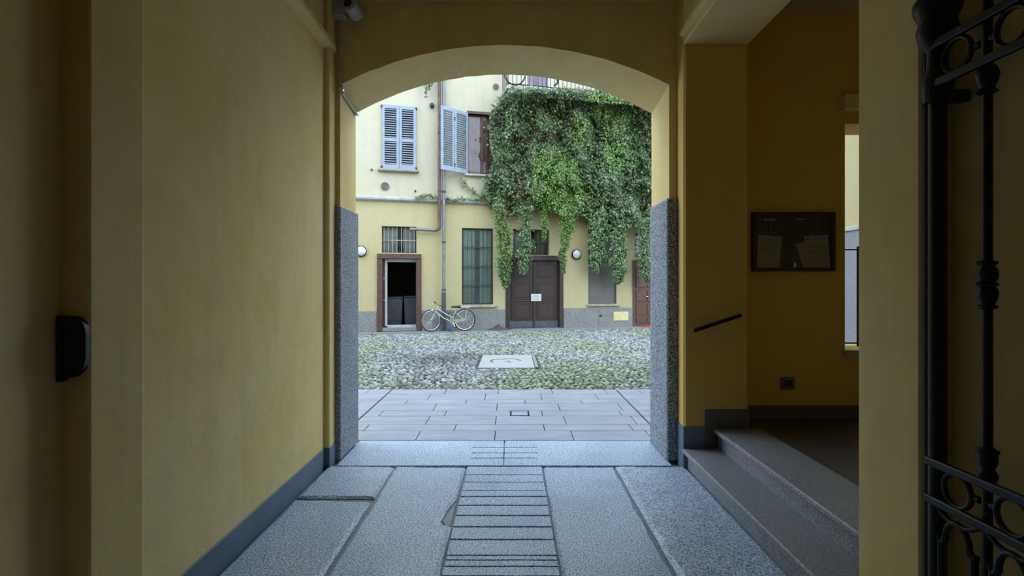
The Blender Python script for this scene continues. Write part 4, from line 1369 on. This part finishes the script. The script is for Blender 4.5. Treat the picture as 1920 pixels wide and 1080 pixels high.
# saddle
s0 = bpx(905, 300)
sd = MB()
ring = [(-.16, .02, .02), (-.08, .035, .03), (.02, .07, .035), (.10, .095, .04), (.13, .07, .04)]
vs = []; m = 10
for (dx, hw, hh) in ring:
    for k in range(m):
        a = 2 * math.pi * k / m
        vs.append((s0.x + dx, s0.y + hw * math.cos(a), s0.z + hh * math.sin(a) * (1 if math.sin(a) > 0 else 1.2)))
fs = [(i * m + k, i * m + (k + 1) % m, (i + 1) * m + (k + 1) % m, (i + 1) * m + k) for i in range(len(ring) - 1) for k in range(m)]
fs += [tuple(range(m))[::-1], tuple(range((len(ring) - 1) * m, len(ring) * m))]
sd.add(vs, fs).build('saddle', 'saddle_leather', bike, smooth=True)
T('seat_post', [st_, s0 + Vector((0, 0, -.03))], .012, 'bike_chrome')
# mudguards, chain guard, crank, rack
def guard(c, a0, a1, steer=0):
    vs = []; n_ = 22
    for i in range(n_ + 1):
        a = a0 + (a1 - a0) * i / n_
        for s in (-.028, 0, .028):
            r_ = RW + .022 - abs(s) * .25
            vs.append((c.x + r_ * math.cos(a) * math.cos(steer), c.y + s + r_ * math.cos(a) * math.sin(steer), c.z + r_ * math.sin(a)))
    fs = [(3 * i + k, 3 * i + 3 + k, 3 * i + 4 + k, 3 * i + 1 + k) for i in range(n_) for k in (0, 1)]
    MB().add(vs, fs).build('mudguard', 'bike_silver', bike, smooth=True)
guard(fw_c, .1, 2.1, .25); guard(rw_c, .1, 3.3)
MB().prism([(bb_.x - .10, bb_.z + .04), (bb_.x - .07, bb_.z + .09), (bb_.x + .06, bb_.z + .085), (rw_c.x - .02, rw_c.z + .055), (rw_c.x, rw_c.z + .02), (rw_c.x - .03, rw_c.z - .01), (bb_.x + .05, bb_.z - .04), (bb_.x - .07, bb_.z - .05)], 'y', -DB - .055, -DB - .045).build('chain_guard', 'bike_silver', bike)
MB().lathe([(.085, -.062), (.085, -.056)], (bb_.x, -DB, bb_.z), 'y', 20).build('chainring', 'bike_chrome', bike)
for s, dx, dz in ((-1, .06, -.15), (1, -.06, .15)):
    MB().tube([(bb_.x, -DB + s * .07, bb_.z), (bb_.x + dx, -DB + s * .09, bb_.z + dz)], .010, 6).build('crank', 'bike_chrome', bike)
    B(bb_.x + dx - .045, bb_.x + dx + .045, -DB + s * .13 - .04, -DB + s * .13 + .04, bb_.z + dz - .012, bb_.z + dz + .012, c=.005).build('pedal', 'rubber', bike)
mb = MB()
zr = rw_c.z + RW + .06
for s in (-.05, 0, .05):
    mb.tube([(rw_c.x - .17, -DB + s, zr), (rw_c.x + .17, -DB + s, zr)], .005, 6)
for x in (-.17, 0, .17):
    mb.tube([(rw_c.x + x, -DB - .05, zr), (rw_c.x + x, -DB + .05, zr)], .005, 6)
for s in (-.055, .055):
    mb.tube([(rw_c.x + .1, -DB + s, zr), (rw_c.x, -DB + s, rw_c.z)], .005, 6)
mb.build('rack', 'bike_chrome', bike)
MB().tube([bpx(690, 440), bpx(790, 440), bpx(740, 450), bpx(735, 540)], .012, 6).build('lock', 'plastic_black', bike)
MB().lathe([(.01, -.05), (.045, -.045), (.05, 0), (.02, .03)], tuple(hd_b + Vector((-.07, 0, .05))), 'x', 14).build('headlight', 'bike_chrome', bike, smooth=True)

# ------------------------------------------------------------------ passage fittings
# iron gate leaf folded against the right wall
GX = 1.42
gt = thing('iron_gate', (GX, 1.1, 0), 'black wrought iron gate leaf folded open against the right wall', 'gate')
post_prof = [(.026, .04), (.026, 2.12), (.042, 2.13), (.046, 2.16), (.034, 2.19), (.030, 2.22), (.030, 2.27), (.040, 2.28), (.052, 2.30), (.060, 2.34), (.052, 2.37), (.066, 2.40), (.070, 2.43), (.055, 2.455), (.035, 2.475), (.042, 2.50), (.030, 2.53), (.022, 2.62), (.0, 2.7)]
PY = 1.775
MB().lathe(post_prof, (GX, PY, 0), 'z', 18).build('post', 'iron_black', gt, smooth=True)
MB().tube([(GX + .01, PY + .055, .04), (GX + .01, PY + .055, 2.3)], .012, 8).build('hinge_rod', 'iron_black', gt)
for z in (2.13, .35):
    MB().lathe([(.040, -.03), (.044, 0), (.040, .03)], (GX, PY, z), 'z', 16).build('hinge_collar', 'iron_black', gt)
    B(GX, GX + .12, PY + .01, PY + .045, z - .02, z + .02, c=.004).build('hinge_pin', 'iron_black', gt)
zr_ = {'a': 2.285, 'b': 2.155, 'c': .905, 'd': .78, 'e': .12}
for z in zr_.values():
    B(GX - .034, GX - .012, .30, PY + .02, z - .013, z + .013, c=.004).build('rail', 'iron_black', gt)
bars = [1.590 - .19 * k for k in range(7)]
bar_prof = [(.0135, .10), (.0135, .905), (.024, .912), (.027, .93), (.018, .945), (.026, .965), (.024, .985), (.030, 1.0), (.014, 1.012),
            (.0135, 1.42), (.024, 1.424), (.026, 1.428), (.024, 1.432), (.018, 1.435), (.020, 1.442), (.024, 1.450), (.0265, 1.462), (.0265, 1.472), (.024, 1.482), (.019, 1.487), (.024, 1.490), (.028, 1.495), (.024, 1.500), (.019, 1.503), (.024, 1.508), (.0265, 1.518), (.0265, 1.530), (.024, 1.540), (.020, 1.547), (.018, 1.552), (.024, 1.555), (.027, 1.559), (.024, 1.563), (.0135, 1.567),
            (.0135, 2.06), (.028, 2.068), (.018, 2.08), (.026, 2.10), (.030, 2.12), (.024, 2.14), (.0135, 2.15), (.0135, 2.62), (.02, 2.64), (.0, 2.75)]
bar_me = mesh_of(MB().lathe(bar_prof, (0, 0, 0), 'z', 16), 'bar', 'iron_black', True)
for y in bars:
    inst(bar_me, 'bar', gt, (GX, y, 0))
ring_me = mesh_of(MB().tube([(0, .052 * math.cos(a), .052 * math.sin(a)) for a in np.linspace(0, 2 * math.pi, 28, endpoint=False)], .0085, 8, closed=True), 'ring', 'iron_black', True)
ys = [(PY + bars[0]) / 2] + [(a + b) / 2 for a, b in zip(bars, bars[1:])]
for y in ys:
    inst(ring_me, 'ring', gt, (GX - .012, y, 2.22)); inst(ring_me, 'ring', gt, (GX - .012, y, .8425))
stud = mesh_of(MB().lathe([(.004, -.014), (.011, -.01), (.011, .01), (.004, .014)], (0, 0, 0), 'y', 8), 'stud', 'iron_black', True)
for y in bars:
    for z in (2.22, .8425):
        for s in (-1, 1): inst(stud, 'stud', gt, (GX - .004, y + s * .028, z))
# hooped bars under the lower rails
def hoop():
    mb = MB()
    P = [(0, -.062, .14), (0, -.062, .66)]
    mb.tube(P, .011, 8); mb.tube([(0, .062, .14), (0, .062, .66)], .011, 8)
    arcp = [(0, .045 * math.cos(a), .675 + .062 * math.sin(a)) for a in np.linspace(0, math.pi, 16)]
    mb.tube(arcp, .0095, 8)
    for s in (-1, 1):
        mb.tube([(0, s * .045, .675), (0, s * .05, .66), (0, s * .064, .655), (0, s * .066, .67)], .011, 8)
        mb.tube([(0, s * .085, .765), (0, s * .055, .745), (0, s * .03, .735), (0, 0, .737)], .008, 8)
    return mb
hp_me = mesh_of(hoop(), 'hoop', 'iron_black', True)
for y in ys: inst(hp_me, 'hoop', gt, (GX - .012, y, 0))

# latch box on the left
D = []
xa, xb = -1.582, -1.488
z0_, z1_ = H - (716 - 530) / 1000 * 1.845, H - (594 - 530) / 1000 * 1.845
D = [(xa, z0_), (xa, z1_), (xa + .055, z1_)]
for k in range(7):
    a = math.pi / 2 * (1 - k / 6)
    D.append((xb - .049 + .049 * math.cos(a), z1_ - .06 + .06 * math.sin(a)))
for k in range(7):
    a = -math.pi / 2 * k / 6
    D.append((xb - .06 + .06 * math.cos(a), z0_ + .085 + .085 * math.sin(a) * .9))
lb = thing('latch_box', ((xa + xb) / 2, 1.86, z0_), 'black rounded latch box mounted on the left pier', 'latch box')
MB().prism(D, 'y', 1.866, 1.888).build('case', 'plastic_black', lb)
B(xa - .006, xa + .016, 1.858, 1.888, z0_ - .004, z1_ + .002, c=.003).build('side_plate', 'iron_black', lb)

# surveillance camera, junction box and conduit
x0, zt0 = PX(622, 36, 4.46); x1, _ = PX(650, 36, 4.46); z1 = PX(636, 3, 4.46)[1]
jb = thing('junction_box', ((x0 + x1) / 2, 4.47, zt0), 'grey junction box with conduit in the upper corner by the arch', 'junction box')
B(x0, x1, 4.41, 4.498, zt0, z1, c=.008).build('case', 'plastic_grey', jb)
B(x0 + .008, x1 - .008, 4.404, 4.412, zt0 + .008, z1 - .008, c=.003).build('cover', 'plastic_grey', jb)
xc = (x0 + x1) / 2
MB().tube([(xc, 4.482, zt0), (xc, 4.482, 3.20), (xc + .015, 4.476, 3.14), (xc + .022, 4.47, 3.10)], .011, 8).build('conduit', 'plastic_grey', jb, smooth=True)
MB().tube([(xc + .022, 4.47, 3.10), (-1.424, 4.52, 3.10), (-1.438, 4.99, 3.07)], .012, 8).build('conduit', 'plastic_grey', jb, smooth=True)
for p in ((xc + .02, 4.47, 3.115), (-1.438, 4.96, 3.072)):
    MB().lathe([(.017, -.02), (.019, 0), (.017, .02)], p, 'y', 10).build('coupling', 'bike_chrome', jb)
MB().lathe([(.015, -.01), (.015, .01)], (xc, 4.482, 3.52), 'z', 8).build('coupling', 'plastic_grey', jb)
cc = thing('security_camera', (PX(660, 15, 4.4)[0], 4.4, 3.77), 'small grey cylindrical security camera in the upper left corner', 'camera')
cx_, cz_ = PX(655, 10, 4.30)
cyl = MB().lathe([(.050, 0), (.058, .008), (.058, .14), (.045, .155), (.02, .16)], (0, 0, 0), 'y', 20)
Mx = Matrix.Translation((cx_, 4.27, cz_)) @ Matrix.Rotation(-.25, 4, 'Z') @ Matrix.Rotation(-.18, 4, 'X')
cyl.v = [tuple(Mx @ Vector(v)) for v in cyl.v]
cyl.build('housing', 'plastic_grey', cc, smooth=True)
ln = MB().lathe([(.036, -.004), (.036, .01)], (-.006, 0, .006), 'y', 18); ln.v = [tuple(Mx @ Vector(v)) for v in ln.v]
ln.build('lens', 'plastic_black', cc)
MB().tube([tuple(Mx @ Vector((0, .14, .0))), (cx_ + .05, 4.46, cz_ + .02), (cx_ + .05, 4.5, cz_ + .02)], .014, 8).build('bracket', 'plastic_grey', cc)

# handrail bar on the right pier
a = PX(1301, 620, 4.27); b = PX(1389, 591, 4.27)
hr = thing('handrail', ((a[0] + b[0]) / 2, 4.3, a[1]), 'short black sloping handrail bar on the right pier', 'handrail')
MB().tube([(a[0], 4.265, a[1]), (b[0], 4.265, b[1])], .015, 10).build('bar', 'iron_black', hr, smooth=True)
for f in (.12, .88):
    x = a[0] + (b[0] - a[0]) * f; z = a[1] + (b[1] - a[1]) * f
    MB().tube([(x, 4.265, z), (x, 4.322, z - .012)], .007, 8).build('bracket', 'iron_black', hr)

# notice board
YN = 4.60
nx0, nz1 = PX(1411, 398, YN); nx1, nz0 = PX(1565, 508.5, YN)
nb = thing('notice_board', ((nx0 + nx1) / 2, YN, nz0), 'dark glazed notice board on the landing wall', 'notice board')
fwd = .032
frame_rect(nb, (nx0, nx1, nz0, nz1), 4.585, 4.632, fwd, 'board_wood')
B(nx0 + .02, nx1 - .02, 4.622, 4.631, nz0 + .02, nz1 - .02).build('backing', 'board_back', nb)
k = 0
x = nx0 + fwd + .01
while x < nx1 - fwd - .04:
    B(x, x + .034, 4.614, 4.624, nz0 + fwd + .16, nz1 - fwd, c=.004).build('rib', 'board_back', nb); x += .05
B(nx0 + fwd, nx1 - fwd, 4.592, 4.595, nz0 + fwd, nz1 - fwd).build('glass_pane', 'board_glass', nb)
B((nx0 + nx1) / 2 - .008, (nx0 + nx1) / 2 + .014, 4.580, 4.588, nz0 + .03, nz0 + .075, c=.004).build('lock', 'bike_chrome', nb)
def sheet(quad, y, label, marks):
    """quad: px corners TL,TR,BR,BL"""
    P = [PX(px, py, y) for px, py in quad]
    c = (sum(p[0] for p in P) / 4, y, min(p[1] for p in P))
    t_ = thing('paper_sheet', c, label, 'paper', group='papers in the notice board')
    MB().add([(p[0], y, p[1]) for p in P] + [(p[0], y + .002, p[1]) for p in P], [(0, 1, 2, 3), (7, 6, 5, 4), (0, 4, 5, 1), (1, 5, 6, 2), (2, 6, 7, 3), (3, 7, 4, 0)]).build('sheet', 'paper', t_)
    TL, TR, BR, BL = [Vector(p) for p in P]
    mb = MB()
    for (v, s0, s1, h) in marks:
        L, R = TL.lerp(BL, v), TR.lerp(BR, v)
        s = s0
        while s < s1:
            e = min(s1, s + rnd.uniform(.04, .12))
            p, q_ = L.lerp(R, s), L.lerp(R, e)
            mb.add([(p.x, y - .0012, p.y), (q_.x, y - .0012, q_.y), (q_.x, y - .0012, q_.y - h), (p.x, y - .0012, p.y - h)], [(0, 1, 2, 3)])
            s = e + .018
    if marks: mb.build('print', 'ink', t_)['kind'] = 'stuff'
sheet([(1422, 440), (1466, 444), (1461, 503), (1419, 504)], 4.608, 'tall paper sheet on the left in the notice board', [(.10, .35, .65, .005), (.17, .4, .6, .003), (.27, .2, .85, .003), (.33, .15, .85, .003), (.39, .15, .8, .003), (.45, .12, .85, .003), (.52, .12, .85, .003), (.66, .1, .3, .004), (.82, .7, .95, .004)])
sheet([(1492, 458), (1510, 452), (1520, 501), (1507, 503)], 4.611, 'tilted sheet tucked behind the right paper in the notice board', [])
sheet([(1507, 442), (1552, 441), (1557, 502), (1511, 503)], 4.606, 'front paper sheet on the right in the notice board', [(.08, .1, .25, .012), (.1, .4, .5, .006), (.09, .62, .7, .006), (.08, .8, .92, .010), (.29, .15, .85, .004), (.37, .08, .95, .004), (.47, .15, .6, .006), (.54, .15, .85, .005), (.63, .35, .55, .007), (.70, .1, .95, .004), (.81, .2, .85, .003)])
for (px, wpx, hh) in ((1443, 20, .012), (1499, 16, .006)):
    p0 = PX(px - wpx / 2, 411, 4.588); mb = MB()
    x = p0[0]
    while x < PX(px + wpx / 2, 411, 4.588)[0]:
        wl = rnd.uniform(.008, .02); mb.box(x, x + wl, 4.5885, 4.5895, p0[1] - hh * rnd.uniform(.3, 1), p0[1] + .002); x += wl + (.004 if hh > .01 else 0)
    mb.build('white_lettering', 'paper_white', nb)['kind'] = 'stuff'

# light switch low on the landing wall
x0, z1 = PX(1467, 708, YN); x1, z0 = PX(1492, 730.5, YN)
sw = thing('wall_switch', ((x0 + x1) / 2, 4.61, z0), 'small grey socket plate low on the landing wall', 'switch')
B(x0, x1, 4.606, 4.634, z0, z1, c=.006).build('plate', 'switch_dark', sw)
B(x0 + .03, x0 + .062, 4.600, 4.608, z0 + .025, z1 - .025, c=.003).build('button', 'plastic_black', sw)
B(x0 + .066, x1 - .025, 4.600, 4.608, z0 + .025, z1 - .025, c=.003).build('button', 'plastic_black', sw)
